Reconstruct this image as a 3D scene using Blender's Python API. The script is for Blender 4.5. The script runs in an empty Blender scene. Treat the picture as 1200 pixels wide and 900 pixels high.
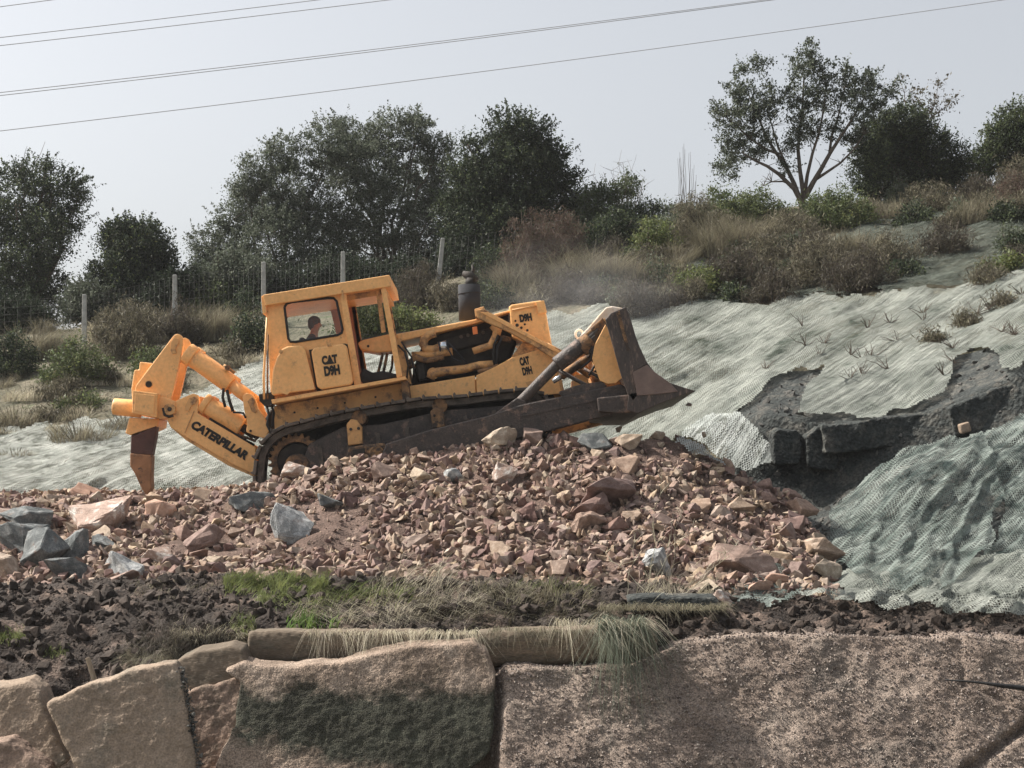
import bpy, bmesh, math, random
import numpy as np
from mathutils import Vector, Matrix, noise
from mathutils.bvhtree import BVHTree

# ---------------------------------------------------------------- camera, sky, sun
scene = bpy.context.scene
F = 2160.0                     # focal length in pixels of a 1200 pixel wide picture
cd = bpy.data.cameras.new('camera')
cd.lens = 36.0 * F / 1200.0
cd.sensor_width = 36.0
cd.shift_y = 0.125
cd.clip_end = 2000
cam = bpy.data.objects.new('camera', cd)
scene.collection.objects.link(cam)
cam.location = (0, 0, 0)
cam.rotation_euler = (math.radians(90), 0, 0)
scene.camera = cam

SUN_DIR = Vector((-0.66, 0.20, 0.69)).normalized()      # towards the sun: behind the hill, upper left
SUN_EL = math.asin(SUN_DIR.z)
SUN_AZ = math.atan2(SUN_DIR.x, SUN_DIR.y)
w = bpy.data.worlds.new('World'); scene.world = w; w.use_nodes = True
nt = w.node_tree; bg = nt.nodes['Background']
sky = nt.nodes.new('ShaderNodeTexSky'); sky.sky_type = 'NISHITA'; sky.sun_disc = False
sky.sun_elevation = SUN_EL; sky.sun_rotation = SUN_AZ
sky.air_density = 1.0; sky.dust_density = 4.0; sky.ozone_density = 1.0
hsv = nt.nodes.new('ShaderNodeHueSaturation'); hsv.inputs['Saturation'].default_value = 0.28
nt.links.new(sky.outputs[0], hsv.inputs['Color']); nt.links.new(hsv.outputs[0], bg.inputs[0])
bg.inputs[1].default_value = 0.112
sl = bpy.data.lights.new('sun', 'SUN'); sl.energy = 5.0; sl.angle = math.radians(0.6); sl.color = (1.0, 0.93, 0.84)
so = bpy.data.objects.new('sun', sl); scene.collection.objects.link(so)
so.rotation_euler = SUN_DIR.to_track_quat('Z', 'Y').to_euler(); so.location = (-20, 10, 30)
scene.view_settings.view_transform = 'Standard'
scene.view_settings.look = 'None'
scene.view_settings.exposure = 0.70
scene.view_settings.gamma = 1.0
scene.cycles.max_bounces = 6
scene.cycles.transparent_max_bounces = 24

rnd = random.Random(11)
rng = np.random.default_rng(5)
COL = scene.collection

def P(px, py, Y):
    """the point at distance Y that the picture shows at pixel (px, py) of 1200 x 900"""
    return Vector(((px - 600) * Y / F, Y, (600 - py) * Y / F))

# ---------------------------------------------------------------- materials
def mat(name, stops, scale=3.0, rough=0.85, bump=0.3, bscale=30.0, detail=8, metallic=0.0, vary=0.0,
        spec=0.3, dirt=None, translucent=0.0, stretch=(1, 1, 1), voronoi=None, coord='Object', vhue=0.0, bdist=0.02, speck=None):
    m = bpy.data.materials.new(name); m.use_nodes = True
    n = m.node_tree.nodes; l = m.node_tree.links
    b = n['Principled BSDF']; out = n['Material Output']
    tc = n.new('ShaderNodeTexCoord'); mp = n.new('ShaderNodeMapping'); mp.inputs['Scale'].default_value = stretch
    l.new(tc.outputs[coord], mp.inputs[0])
    nz = n.new('ShaderNodeTexNoise'); nz.inputs['Scale'].default_value = scale; nz.inputs['Detail'].default_value = detail
    nz.inputs['Roughness'].default_value = 0.62
    l.new(mp.outputs[0], nz.inputs['Vector'])
    cr = n.new('ShaderNodeValToRGB')
    while len(cr.color_ramp.elements) < len(stops): cr.color_ramp.elements.new(0.5)
    for e, (p, c) in zip(cr.color_ramp.elements, stops):
        e.position = p; e.color = (*c, 1)
    l.new(nz.outputs[0], cr.inputs[0])
    col = cr.outputs[0]
    if dirt:                                     # (colour, scale, threshold, softness)
        dz = n.new('ShaderNodeTexNoise'); dz.inputs['Scale'].default_value = dirt[1]; dz.inputs['Detail'].default_value = 9
        dz.inputs['Roughness'].default_value = 0.7
        l.new(mp.outputs[0], dz.inputs['Vector'])
        mr = n.new('ShaderNodeMapRange'); mr.inputs[1].default_value = dirt[2]; mr.inputs[2].default_value = dirt[2] + dirt[3]
        l.new(dz.outputs[0], mr.inputs[0])
        mx = n.new('ShaderNodeMix'); mx.data_type = 'RGBA'; mx.inputs[7].default_value = (*dirt[0], 1)
        l.new(mr.outputs[0], mx.inputs[0]); l.new(col, mx.inputs[6]); col = mx.outputs[2]
    if speck:                                    # (scale, strength): fine grains, light and dark
        sz = n.new('ShaderNodeTexNoise'); sz.inputs['Scale'].default_value = speck[0]; sz.inputs['Detail'].default_value = 4
        l.new(mp.outputs[0], sz.inputs['Vector'])
        sr = n.new('ShaderNodeMapRange'); sr.inputs[1].default_value = 0.32; sr.inputs[2].default_value = 0.68
        sr.inputs[3].default_value = 1 - speck[1]; sr.inputs[4].default_value = 1 + speck[1]; l.new(sz.outputs[0], sr.inputs[0])
        sh_ = n.new('ShaderNodeHueSaturation'); l.new(sr.outputs[0], sh_.inputs['Value']); l.new(col, sh_.inputs['Color']); col = sh_.outputs[0]
    if vary or vhue:
        g = n.new('ShaderNodeNewGeometry'); oi = n.new('ShaderNodeObjectInfo')
        ad = n.new('ShaderNodeMath'); ad.operation = 'ADD'
        l.new(g.outputs['Random Per Island'], ad.inputs[0]); l.new(oi.outputs['Random'], ad.inputs[1])
        fr = n.new('ShaderNodeMath'); fr.operation = 'FRACT'; l.new(ad.outputs[0], fr.inputs[0])
        mr = n.new('ShaderNodeMapRange'); mr.inputs[3].default_value = 1 - vary; mr.inputs[4].default_value = 1 + vary
        l.new(fr.outputs[0], mr.inputs[0])
        hs = n.new('ShaderNodeHueSaturation'); l.new(mr.outputs[0], hs.inputs['Value']); l.new(col, hs.inputs['Color'])
        m7 = n.new('ShaderNodeMath'); m7.operation = 'MULTIPLY'; m7.inputs[1].default_value = 7.31; l.new(ad.outputs[0], m7.inputs[0])
        f7 = n.new('ShaderNodeMath'); f7.operation = 'FRACT'; l.new(m7.outputs[0], f7.inputs[0])
        ms = n.new('ShaderNodeMapRange'); ms.inputs[3].default_value = 1 - vhue * 8; ms.inputs[4].default_value = 1 + vhue * 2
        l.new(f7.outputs[0], ms.inputs[0]); l.new(ms.outputs[0], hs.inputs['Saturation'])
        mh = n.new('ShaderNodeMapRange'); mh.inputs[3].default_value = 0.5 - vhue; mh.inputs[4].default_value = 0.5 + vhue
        l.new(fr.outputs[0], mh.inputs[0]); l.new(mh.outputs[0], hs.inputs['Hue'])
        col = hs.outputs[0]
    l.new(col, b.inputs['Base Color'])
    b.inputs['Roughness'].default_value = rough; b.inputs['Metallic'].default_value = metallic
    b.inputs['Specular IOR Level'].default_value = spec
    if bump:
        bz = n.new('ShaderNodeTexNoise'); bz.inputs['Scale'].default_value = bscale; bz.inputs['Detail'].default_value = 6
        l.new(mp.outputs[0], bz.inputs['Vector'])
        h = bz.outputs[0]
        if voronoi:
            vo = n.new('ShaderNodeTexVoronoi'); vo.inputs['Scale'].default_value = voronoi; l.new(mp.outputs[0], vo.inputs['Vector'])
            su = n.new('ShaderNodeMath'); su.operation = 'SUBTRACT'; l.new(bz.outputs[0], su.inputs[0]); l.new(vo.outputs['Distance'], su.inputs[1])
            h = su.outputs[0]
        bp = n.new('ShaderNodeBump'); bp.inputs['Strength'].default_value = bump; bp.inputs['Distance'].default_value = bdist
        l.new(h, bp.inputs['Height']); l.new(bp.outputs[0], b.inputs['Normal'])
    if translucent:
        tr = n.new('ShaderNodeBsdfTranslucent'); l.new(col, tr.inputs[0])
        mx = n.new('ShaderNodeMixShader'); mx.inputs[0].default_value = translucent
        l.new(b.outputs[0], mx.inputs[1]); l.new(tr.outputs[0], mx.inputs[2]); l.new(mx.outputs[0], out.inputs[0])
    return m

M = {}
OR1, OR2 = (0.90, 0.50, 0.195), (0.84, 0.45, 0.165)
M['orange'] = mat('worn_orange_paint', [(0.35, OR2), (0.6, OR1)], 3.2, 0.48, 0.12, 40, dirt=((0.34, 0.19, 0.10), 6.0, 0.58, 0.16), spec=0.5, bdist=0.01, speck=(22, 0.08))
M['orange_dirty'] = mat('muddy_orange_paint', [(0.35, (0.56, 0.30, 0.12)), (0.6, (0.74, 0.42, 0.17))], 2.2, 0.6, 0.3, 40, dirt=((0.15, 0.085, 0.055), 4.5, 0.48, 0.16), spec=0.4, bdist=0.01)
M['orange_rust'] = mat('muddy_rusty_casting', [(0.35, (0.15, 0.09, 0.055)), (0.65, (0.36, 0.20, 0.09))], 5, 0.8, 0.6, 40, dirt=((0.06, 0.045, 0.037), 6, 0.44, 0.12))
M['orange_dusty_sunlit'] = mat('dusty_sunlit_blade_back', [(0.35, (0.80, 0.58, 0.38)), (0.6, (0.88, 0.76, 0.64))], 4, 0.8, 0.3, 50, dirt=((0.55, 0.3, 0.15), 5, 0.55, 0.15))  # pale dust, brightened further to paint in the sunlit highlight
M['track'] = mat('muddy_track_steel', [(0.35, (0.035, 0.030, 0.026)), (0.6, (0.13, 0.105, 0.085))], 6, 0.6, 0.7, 45, metallic=0.2, spec=0.4)
M['shoe'] = mat('dusty_track_shoe', [(0.35, (0.05, 0.042, 0.036)), (0.6, (0.14, 0.115, 0.095))], 8, 0.7, 0.6, 45)
M['dark'] = mat('dark_machinery', [(0.35, (0.016, 0.015, 0.014)), (0.7, (0.05, 0.042, 0.035))], 6, 0.7, 0.4, 40)
M['arm'] = mat('dark_muddy_steel', [(0.3, (0.028, 0.022, 0.02)), (0.7, (0.072, 0.055, 0.047))], 5, 0.6, 0.6, 40, spec=0.5, dirt=((0.19, 0.125, 0.095), 6, 0.54, 0.12), speck=(30, .3))
M['blade'] = mat('worn_blade_steel', [(0.3, (0.03, 0.023, 0.02)), (0.7, (0.085, 0.062, 0.052))], 5, 0.5, 0.6, 40, spec=0.5, stretch=(3, 1, .7), dirt=((0.22, 0.15, 0.115), 6, 0.54, 0.12), speck=(30, .3))
M['bit'] = mat('worn_end_bit_steel', [(0.3, (0.14, 0.10, 0.085)), (0.7, (0.24, 0.17, 0.145))], 4, 0.6, 0.5, 40, spec=0.4)
M['exhaust'] = mat('grey_exhaust_steel', [(0.3, (0.022, 0.023, 0.027)), (0.7, (0.04, 0.042, 0.047))], 4, 0.9, 0.2, 40)
M['shank'] = mat('rusty_ripper_shank', [(0.3, (0.06, 0.03, 0.025)), (0.7, (0.12, 0.06, 0.05))], 4, 0.6, 0.4, 40)
M['tip'] = mat('rock_worn_ripper_tip', [(0.3, (0.24, 0.12, 0.06)), (0.7, (0.40, 0.20, 0.10))], 5, 0.6, 0.4, 40, dirt=((0.1, 0.06, 0.04), 7, 0.55, 0.1))
M['chrome'] = mat('bright_clamp_metal', [(0.3, (0.55, 0.6, 0.65)), (0.7, (0.75, 0.8, 0.85))], 4, 0.25, 0.0, metallic=0.9)
M['rubber'] = mat('black_rubber', [(0.3, (0.012, 0.012, 0.012)), (0.7, (0.03, 0.03, 0.03))], 4, 0.6, 0.1)
M['black'] = mat('black_lettering', [(0.3, (0.012, 0.011, 0.010)), (0.7, (0.03, 0.026, 0.022))], 12, 0.6, 0.0)
M['lamp_orange'] = mat('bright_orange_tag', [(0.3, (0.9, 0.25, 0.08)), (0.7, (0.95, 0.3, 0.1))], 4, 0.5, 0.0)
M['skin'] = mat('skin', [(0.3, (0.42, 0.23, 0.16)), (0.7, (0.50, 0.28, 0.20))], 4, 0.6, 0.0)
M['hair'] = mat('brown_hair', [(0.3, (0.05, 0.03, 0.02)), (0.7, (0.10, 0.06, 0.04))], 20, 0.8, 0.2)
M['vest'] = mat('orange_vest_cloth', [(0.3, (0.85, 0.25, 0.06)), (0.7, (0.9, 0.3, 0.08))], 4, 0.8, 0.1)
M['coat'] = mat('dark_work_clothes', [(0.3, (0.04, 0.035, 0.04)), (0.7, (0.08, 0.06, 0.065))], 6, 0.9, 0.2)
M['liner'] = mat('cab_lining', [(0.3, (0.45, 0.22, 0.16)), (0.7, (0.52, 0.27, 0.2))], 3, 0.8, 0.1)

M['hill'] = mat('scrubby_hill_earth', [(0.30, (0.05, 0.05, 0.034)), (0.45, (0.09, 0.085, 0.055)), (0.6, (0.16, 0.14, 0.10)), (0.72, (0.08, 0.10, 0.05))], 1.3, 0.95, 1.0, 9, detail=12, bdist=0.08, speck=(30, 0.35))
M['ledge'] = mat('dark_excavated_ledge', [(0.3, (0.018, 0.022, 0.022)), (0.55, (0.042, 0.048, 0.046)), (0.75, (0.10, 0.095, 0.082))], 2.4, 0.9, 1.0, 14, detail=13, bdist=0.08, dirt=((0.13, 0.122, 0.105), 3.0, 0.50, 0.2), speck=(25, 0.4))  # near-black tones with paler grey-brown patches
M['stone_dark'] = mat('dark_slaty_rubble', [(0.3, (0.035, 0.036, 0.034)), (0.6, (0.10, 0.096, 0.088))], 3, 0.85, 0.5, 25, vary=0.5)
M['rubble_ground'] = mat('red_rubble_earth', [(0.3, (0.07, 0.046, 0.036)), (0.55, (0.13, 0.088, 0.070)), (0.75, (0.22, 0.16, 0.13))], 4, 0.95, 0.8, 30, detail=12, bdist=0.04, speck=(45, 0.45))
M['stone'] = mat('broken_red_stone', [(0.3, (0.165, 0.108, 0.080)), (0.55, (0.27, 0.185, 0.142)), (0.75, (0.38, 0.295, 0.24))], 3.5, 0.85, 0.5, 25, vary=0.42, vhue=0.03, bdist=0.01, speck=(30, 0.2))
M['stone_o'] = mat('orange_ochre_stone', [(0.3, (0.30, 0.19, 0.145)), (0.55, (0.42, 0.27, 0.20)), (0.75, (0.50, 0.38, 0.31))], 4, 0.85, 0.6, 25, vary=0.15, bdist=0.012)
M['stone_w'] = mat('ochre_stone_with_white_face', [(0.3, (0.28, 0.20, 0.16)), (0.50, (0.38, 0.28, 0.23)), (0.60, (0.62, 0.58, 0.53))], 2.8, 0.85, 0.8, 30, bdist=0.02, speck=(28, 0.25))
M['stone_g'] = mat('grey_blue_stone', [(0.3, (0.075, 0.083, 0.083)), (0.5, (0.13, 0.142, 0.142)), (0.72, (0.28, 0.29, 0.285))], 4, 0.85, 0.8, 30, bdist=0.02, speck=(28, 0.3), dirt=((0.16, 0.12, 0.095), 3.5, 0.56, 0.12))
M['stone_gw'] = mat('pale_grey_stone', [(0.3, (0.16, 0.17, 0.172)), (0.5, (0.27, 0.28, 0.28)), (0.64, (0.58, 0.585, 0.57))], 3, 0.85, 0.8, 30, bdist=0.02, speck=(28, 0.25), dirt=((0.20, 0.15, 0.12), 3.5, 0.58, 0.12))
M['soil'] = mat('dark_crumbly_soil', [(0.3, (0.022, 0.017, 0.014)), (0.5, (0.045, 0.035, 0.029)), (0.66, (0.17, 0.125, 0.10))], 2.2, 0.95, 1.0, 30, detail=12, bdist=0.05, speck=(40, 0.4))
M['clod'] = mat('soil_clods', [(0.3, (0.02, 0.016, 0.013)), (0.65, (0.065, 0.05, 0.041))], 6, 0.95, 0.6, 30, vary=0.3)
M['gravel'] = mat('pebbly_grey_brown_slope', [(0.33, (0.135, 0.104, 0.084)), (0.5, (0.205, 0.16, 0.13)), (0.68, (0.31, 0.25, 0.205))], 1.2, 0.9, 0.7, 60, detail=13, bdist=0.02, speck=(55, 0.55), dirt=((0.105, 0.095, 0.083), 1.3, 0.50, 0.22))
M['concrete'] = mat('weathered_tan_concrete', [(0.3, (0.19, 0.145, 0.105)), (0.55, (0.29, 0.222, 0.165)), (0.75, (0.39, 0.31, 0.24))], 2.2, 0.88, 0.7, 40, detail=12, dirt=((0.15, 0.13, 0.10), 2.4, 0.50, 0.2), bdist=0.02, speck=(50, 0.25))
M['concrete_red'] = mat('reddish_stained_concrete', [(0.3, (0.12, 0.085, 0.066)), (0.55, (0.30, 0.215, 0.165)), (0.75, (0.40, 0.31, 0.25))], 2.2, 0.88, 0.7, 30, detail=12, dirt=((0.11, 0.09, 0.065), 3, 0.50, 0.14), speck=(50, 0.3))
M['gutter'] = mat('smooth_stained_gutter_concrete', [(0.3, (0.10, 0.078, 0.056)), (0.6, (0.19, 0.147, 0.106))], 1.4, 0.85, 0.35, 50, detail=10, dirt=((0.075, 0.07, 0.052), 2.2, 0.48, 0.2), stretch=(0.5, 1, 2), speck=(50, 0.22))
M['pebble'] = mat('mixed_pebbles', [(0.3, (0.13, 0.105, 0.092)), (0.7, (0.30, 0.25, 0.22))], 6, 0.85, 0.2, 30, vary=0.5, vhue=0.02)

def slab_stain_mat():
    m = mat('concrete_slab_with_green_algae_stain', [(0.33, (0.18, 0.135, 0.10)), (0.5, (0.27, 0.205, 0.158)), (0.7, (0.38, 0.302, 0.24))], 3.0, 0.9, 1.0, 60, detail=13, bdist=0.025, speck=(55, 0.5))
    n = m.node_tree.nodes; l = m.node_tree.links; b = n['Principled BSDF']
    src = b.inputs['Base Color'].links[0].from_socket
    tc = n.new('ShaderNodeTexCoord'); sp = n.new('ShaderNodeSeparateXYZ'); l.new(tc.outputs['Generated'], sp.inputs[0])
    nz = n.new('ShaderNodeTexNoise'); nz.inputs['Scale'].default_value = 3.0; nz.inputs['Detail'].default_value = 15; nz.inputs['Roughness'].default_value = 0.78
    l.new(tc.outputs['Object'], nz.inputs['Vector'])
    def mth(op, a, bb):
        k = n.new('ShaderNodeMath'); k.operation = op
        for i, v in enumerate((a, bb)):
            if isinstance(v, (int, float)): k.inputs[i].default_value = v
            else: l.new(v, k.inputs[i])
        return k.outputs[0]
    # a band of algae between a ragged upper line and a lower line that sinks to the right
    z = mth('ADD', sp.outputs[2], mth('MULTIPLY', mth('SUBTRACT', nz.outputs[0], 0.5), 0.55))
    low = mth('SUBTRACT', 0.44, mth('MULTIPLY', sp.outputs[0], 0.42))
    a = n.new('ShaderNodeMapRange'); a.inputs[1].default_value = 0.77; a.inputs[2].default_value = 0.67; l.new(z, a.inputs[0])
    c = n.new('ShaderNodeMapRange'); c.inputs[1].default_value = 0.0; c.inputs[2].default_value = 0.12; l.new(mth('SUBTRACT', z, low), c.inputs[0])
    f = mth('MULTIPLY', mth('MULTIPLY', a.outputs[0], c.outputs[0]), 0.95)
    mx = n.new('ShaderNodeMix'); mx.data_type = 'RGBA'; mx.blend_type = 'MULTIPLY'; mx.inputs[7].default_value = (0.13, 0.185, 0.165, 1)
    l.new(f, mx.inputs[0]); l.new(src, mx.inputs[6]); l.new(mx.outputs[2], b.inputs['Base Color'])
    return m
M['slab_stain'] = slab_stain_mat()

def leafmat(name, c1, c2, tr=0.35, vary=0.35):
    return mat(name, [(0.35, c1), (0.65, c2)], 0.9, 0.55, 0, vary=vary, vhue=0.02, translucent=tr, spec=0.15, detail=3)
M['leaf_dark'] = leafmat('dark_evergreen_leaves', (0.022, 0.032, 0.020), (0.050, 0.066, 0.038))
M['leaf_olive'] = leafmat('grey_green_olive_leaves', (0.085, 0.102, 0.072), (0.16, 0.18, 0.13))
M['leaf_mid'] = leafmat('mid_green_leaves', (0.06, 0.08, 0.035), (0.13, 0.155, 0.07))
M['leaf_bright'] = leafmat('yellow_green_leaves', (0.10, 0.125, 0.04), (0.19, 0.21, 0.075))
M['leaf_rust'] = leafmat('rust_brown_leaves', (0.09, 0.058, 0.046), (0.14, 0.095, 0.07))
M['leaf_purple'] = leafmat('dull_purple_brown_twigs', (0.055, 0.047, 0.037), (0.10, 0.086, 0.066))
M['leaf_dry'] = leafmat('dry_straw_stems', (0.14, 0.128, 0.085), (0.28, 0.25, 0.175))
M['leaf_brown'] = leafmat('dry_brown_twigs', (0.07, 0.062, 0.041), (0.13, 0.115, 0.078))
M['grass_straw'] = leafmat('dry_straw_grass', (0.36, 0.32, 0.23), (0.55, 0.50, 0.38), 0.3, 0.3)
M['grass_green'] = leafmat('fresh_green_grass', (0.10, 0.125, 0.04), (0.24, 0.27, 0.10), 0.4, 0.3)
M['grass_lush'] = leafmat('bright_green_leaves', (0.10, 0.16, 0.04), (0.19, 0.27, 0.07), 0.4, 0.2)
M['bark'] = mat('grey_brown_bark', [(0.35, (0.075, 0.058, 0.045)), (0.65, (0.16, 0.13, 0.105))], 7, 0.9, 0.8, 25, stretch=(1, 1, .25))
M['post'] = mat('pale_concrete_post', [(0.35, (0.34, 0.34, 0.32)), (0.65, (0.5, 0.5, 0.47))], 6, 0.9, 0.4, 40)
M['wire'] = mat('galvanised_wire', [(0.35, (0.13, 0.13, 0.13)), (0.65, (0.2, 0.2, 0.2))], 6, 0.6, 0)
M['cable'] = mat('grey_power_cable', [(0.35, (0.30, 0.30, 0.31)), (0.65, (0.36, 0.36, 0.37))], 6, 0.6, 0)
M['timber'] = mat('splintered_timber', [(0.35, (0.30, 0.23, 0.16)), (0.65, (0.45, 0.36, 0.26))], 8, 0.9, 0.5, 40, stretch=(4, 4, 1))

def netmat(name, c1, c2, cell, holes=0.5, solid=0.45, tr=0.3, streak=-42, bd=0.18, th=0.35, patch=((.42, .42, .38), 3.0, 0.50)):
    """woven net: threads across UV, open cells where a large soft noise says so"""
    m = mat(name, [(0.32, c1), (0.66, c2)], 2.2, 0.8, 0.6, 60, detail=12, spec=0.2, translucent=tr, bdist=0.015, dirt=((c1[0]*patch[0][0], c1[1]*patch[0][1], c1[2]*patch[0][2]), patch[1], patch[2], 0.16), speck=(40, 0.25))
    n = m.node_tree.nodes; l = m.node_tree.links; out = n['Material Output']
    src = out.inputs[0].links[0].from_socket
    uv = n.new('ShaderNodeTexCoord'); sp = n.new('ShaderNodeSeparateXYZ'); l.new(uv.outputs['UV'], sp.inputs[0])
    def mth(op, a, bb=None, c=None):
        k = n.new('ShaderNodeMath'); k.operation = op
        for i, v in enumerate((a, bb, c)):
            if v is None: continue
            if isinstance(v, (int, float)): k.inputs[i].default_value = v
            else: l.new(v, k.inputs[i])
        return k.outputs[0]
    def line(s, off, wdt):
        t = mth('FRACT', mth('ADD', mth('MULTIPLY', s, 1.0 / cell), off))
        return mth('LESS_THAN', t, wdt)
    wob = n.new('ShaderNodeTexNoise'); wob.inputs['Scale'].default_value = 1.5; l.new(uv.outputs['UV'], wob.inputs['Vector'])
    wv = mth('MULTIPLY', wob.outputs[0], 3.0)
    st = n.new('ShaderNodeMapping'); st.inputs['Rotation'].default_value = (0, 0, math.radians(streak)); l.new(uv.outputs['UV'], st.inputs[0])
    st2 = n.new('ShaderNodeMapping'); st2.inputs['Scale'].default_value = (1.0, 13, 1); l.new(st.outputs[0], st2.inputs[0])
    sn = n.new('ShaderNodeTexNoise'); sn.inputs['Scale'].default_value = 1.0; sn.inputs['Detail'].default_value = 7; sn.inputs['Roughness'].default_value = 0.65
    l.new(st2.outputs[0], sn.inputs['Vector'])
    bp2 = n.new('ShaderNodeBump'); bp2.inputs['Strength'].default_value = 1.0; bp2.inputs['Distance'].default_value = bd; l.new(sn.outputs[0], bp2.inputs['Height'])
    pb = n['Principled BSDF']; old = pb.inputs['Normal'].links[0].from_node; l.new(bp2.outputs[0], old.inputs['Normal'])
    for q in [q for q in n if q.bl_idname == 'ShaderNodeBsdfTranslucent']: l.new(old.outputs[0], q.inputs['Normal'])
    thread = mth('MAXIMUM', line(sp.outputs[0], wv, th), line(sp.outputs[1], wv, th))
    big = n.new('ShaderNodeTexNoise'); big.inputs['Scale'].default_value = 0.7; big.inputs['Detail'].default_value = 5
    l.new(uv.outputs['UV'], big.inputs['Vector'])
    mr = n.new('ShaderNodeMapRange'); mr.inputs[1].default_value = solid; mr.inputs[2].default_value = solid + 0.12
    mr.inputs[3].default_value = holes * 0.45; mr.inputs[4].default_value = holes
    l.new(big.outputs[0], mr.inputs[0])
    bun = n.new('ShaderNodeMapRange'); bun.inputs[1].default_value = 0.40; bun.inputs[2].default_value = 0.60; bun.inputs[3].default_value = 0.05; bun.inputs[4].default_value = 1.3
    l.new(sn.outputs[0], bun.inputs[0])
    fac = mth('MINIMUM', mth('MULTIPLY', mth('MULTIPLY', mth('SUBTRACT', 1.0, thread), mr.outputs[0]), bun.outputs[0]), 1.0)
    tp = n.new('ShaderNodeBsdfTransparent'); mx = n.new('ShaderNodeMixShader')
    l.new(fac, mx.inputs[0]); l.new(src, mx.inputs[1]); l.new(tp.outputs[0], mx.inputs[2]); l.new(mx.outputs[0], out.inputs[0])
    return m
M['net'] = netmat('pale_green_erosion_net', (0.19, 0.212, 0.188), (0.49, 0.515, 0.465), 0.034, 0.9, 0.44, bd=0.15, patch=((.42, .47, .43), 1.1, 0.50))
M['net_left'] = netmat('pale_grey_erosion_net', (0.30, 0.325, 0.29), (0.64, 0.66, 0.61), 0.040, 0.85, 0.46)
M['net_low'] = netmat('sheer_green_erosion_net', (0.14, 0.185, 0.165), (0.48, 0.54, 0.50), 0.034, 0.98, 0.22, bd=0.28, th=0.22, patch=((.4, .45, .48), 1.3, 0.47))
M['net_old'] = netmat('old_grey_green_net', (0.07, 0.085, 0.07), (0.22, 0.25, 0.21), 0.045, 0.97, 0.34, bd=0.35)
M['net_mesh'] = netmat('sheer_silver_net_tongue', (0.42, 0.46, 0.44), (0.62, 0.66, 0.64), 0.036, 0.95, 0.25)

def glassmat():
    m = bpy.data.materials.new('clear_cab_glass'); m.use_nodes = True
    n = m.node_tree.nodes; l = m.node_tree.links; out = n['Material Output']; n.remove(n['Principled BSDF'])
    t = n.new('ShaderNodeBsdfTransparent'); t.inputs[0].default_value = (0.93, 0.95, 0.94, 1)
    g = n.new('ShaderNodeBsdfGlossy'); g.inputs['Roughness'].default_value = 0.04
    fr = n.new('ShaderNodeFresnel'); fr.inputs[0].default_value = 1.45
    mx = n.new('ShaderNodeMixShader'); l.new(fr.outputs[0], mx.inputs[0]); l.new(t.outputs[0], mx.inputs[1]); l.new(g.outputs[0], mx.inputs[2])
    l.new(mx.outputs[0], out.inputs[0]); return m
M['glass'] = glassmat()

# ---------------------------------------------------------------- builders
ORIGIN = {}
def tag(o, label=None, cat=None, group=None, kind=None):
    if label: o['label'] = label
    if cat: o['category'] = cat
    if group: o['group'] = group
    if kind: o['kind'] = kind
    return o

class MB:
    def __init__(s): s.v = []; s.f = []
    def add(s, verts, faces):
        k = len(s.v); s.v += [Vector(v) for v in verts]; s.f += [tuple(i + k for i in f) for f in faces]; return s
    def box(s, a, b):
        (x0, y0, z0), (x1, y1, z1) = a, b
        return s.add([(x0,y0,z0),(x1,y0,z0),(x1,y1,z0),(x0,y1,z0),(x0,y0,z1),(x1,y0,z1),(x1,y1,z1),(x0,y1,z1)],
                     [(0,3,2,1),(4,5,6,7),(0,1,5,4),(1,2,6,5),(2,3,7,6),(3,0,4,7)])
    def prism(s, pts, Y, depth, ref=None):
        """side profile in picture pixels, taken at distance ref (or Y), pushed back by depth"""
        ref = ref or Y
        q = [P(a, b, ref) for a, b in pts]
        ar = sum(q[i].x * q[(i+1) % len(q)].z - q[(i+1) % len(q)].x * q[i].z for i in range(len(q)))
        if ar < 0: q.reverse()
        n = len(q)
        vs = [(p.x, Y, p.z) for p in q] + [(p.x, Y + depth, p.z) for p in q]
        return s.add(vs, [tuple(range(n)), tuple(range(2*n-1, n-1, -1))] + [(i, i+n, (i+1) % n + n, (i+1) % n) for i in range(n)])
    def tube(s, pts, radii, seg=10, cap=True):
        pts = [Vector(p) for p in pts]
        if not hasattr(radii, '__len__'): radii = [radii] * len(pts)
        k = len(s.v); up = None
        for i, p in enumerate(pts):
            d = (pts[min(i+1, len(pts)-1)] - pts[max(i-1, 0)]).normalized()
            if up is None:
                up = d.orthogonal().normalized()
            up = (up - d * up.dot(d)).normalized(); sd = d.cross(up)
            for j in range(seg):
                a = 2 * math.pi * j / seg
                s.v.append(p + (up * math.cos(a) + sd * math.sin(a)) * radii[i])
        for i in range(len(pts) - 1):
            for j in range(seg):
                a = k + i*seg + j; b = k + i*seg + (j+1) % seg
                s.f.append((a, b, b + seg, a + seg))
        if cap:
            s.f.append(tuple(k + j for j in range(seg))[::-1]); e = k + (len(pts)-1)*seg
            s.f.append(tuple(e + j for j in range(seg)))
        return s
    def build(s, name, m, parent=None, origin=None, bevel=0, smooth=False, kind=None):
        me = bpy.data.meshes.new(name)
        if parent is not None:
            L = ORIGIN[parent]
        elif origin is not None:
            L = Vector(origin)
        else:
            L = Vector((0, 0, 0))
        me.from_pydata([v - L for v in s.v], [], s.f); me.update()
        o = bpy.data.objects.new(name, me); COL.objects.link(o); me.materials.append(M[m] if isinstance(m, str) else m)
        if parent is not None:
            o.parent = parent
        else: o.location = L
        ORIGIN[o] = L
        if smooth:
            me.polygons.foreach_set('use_smooth', [True] * len(me.polygons))
        if bevel:
            b = o.modifiers.new('bevel', 'BEVEL'); b.width = bevel; b.segments = 2; b.limit_method = 'ANGLE'; b.angle_limit = math.radians(35)
        if kind: o['kind'] = kind
        return o

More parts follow.
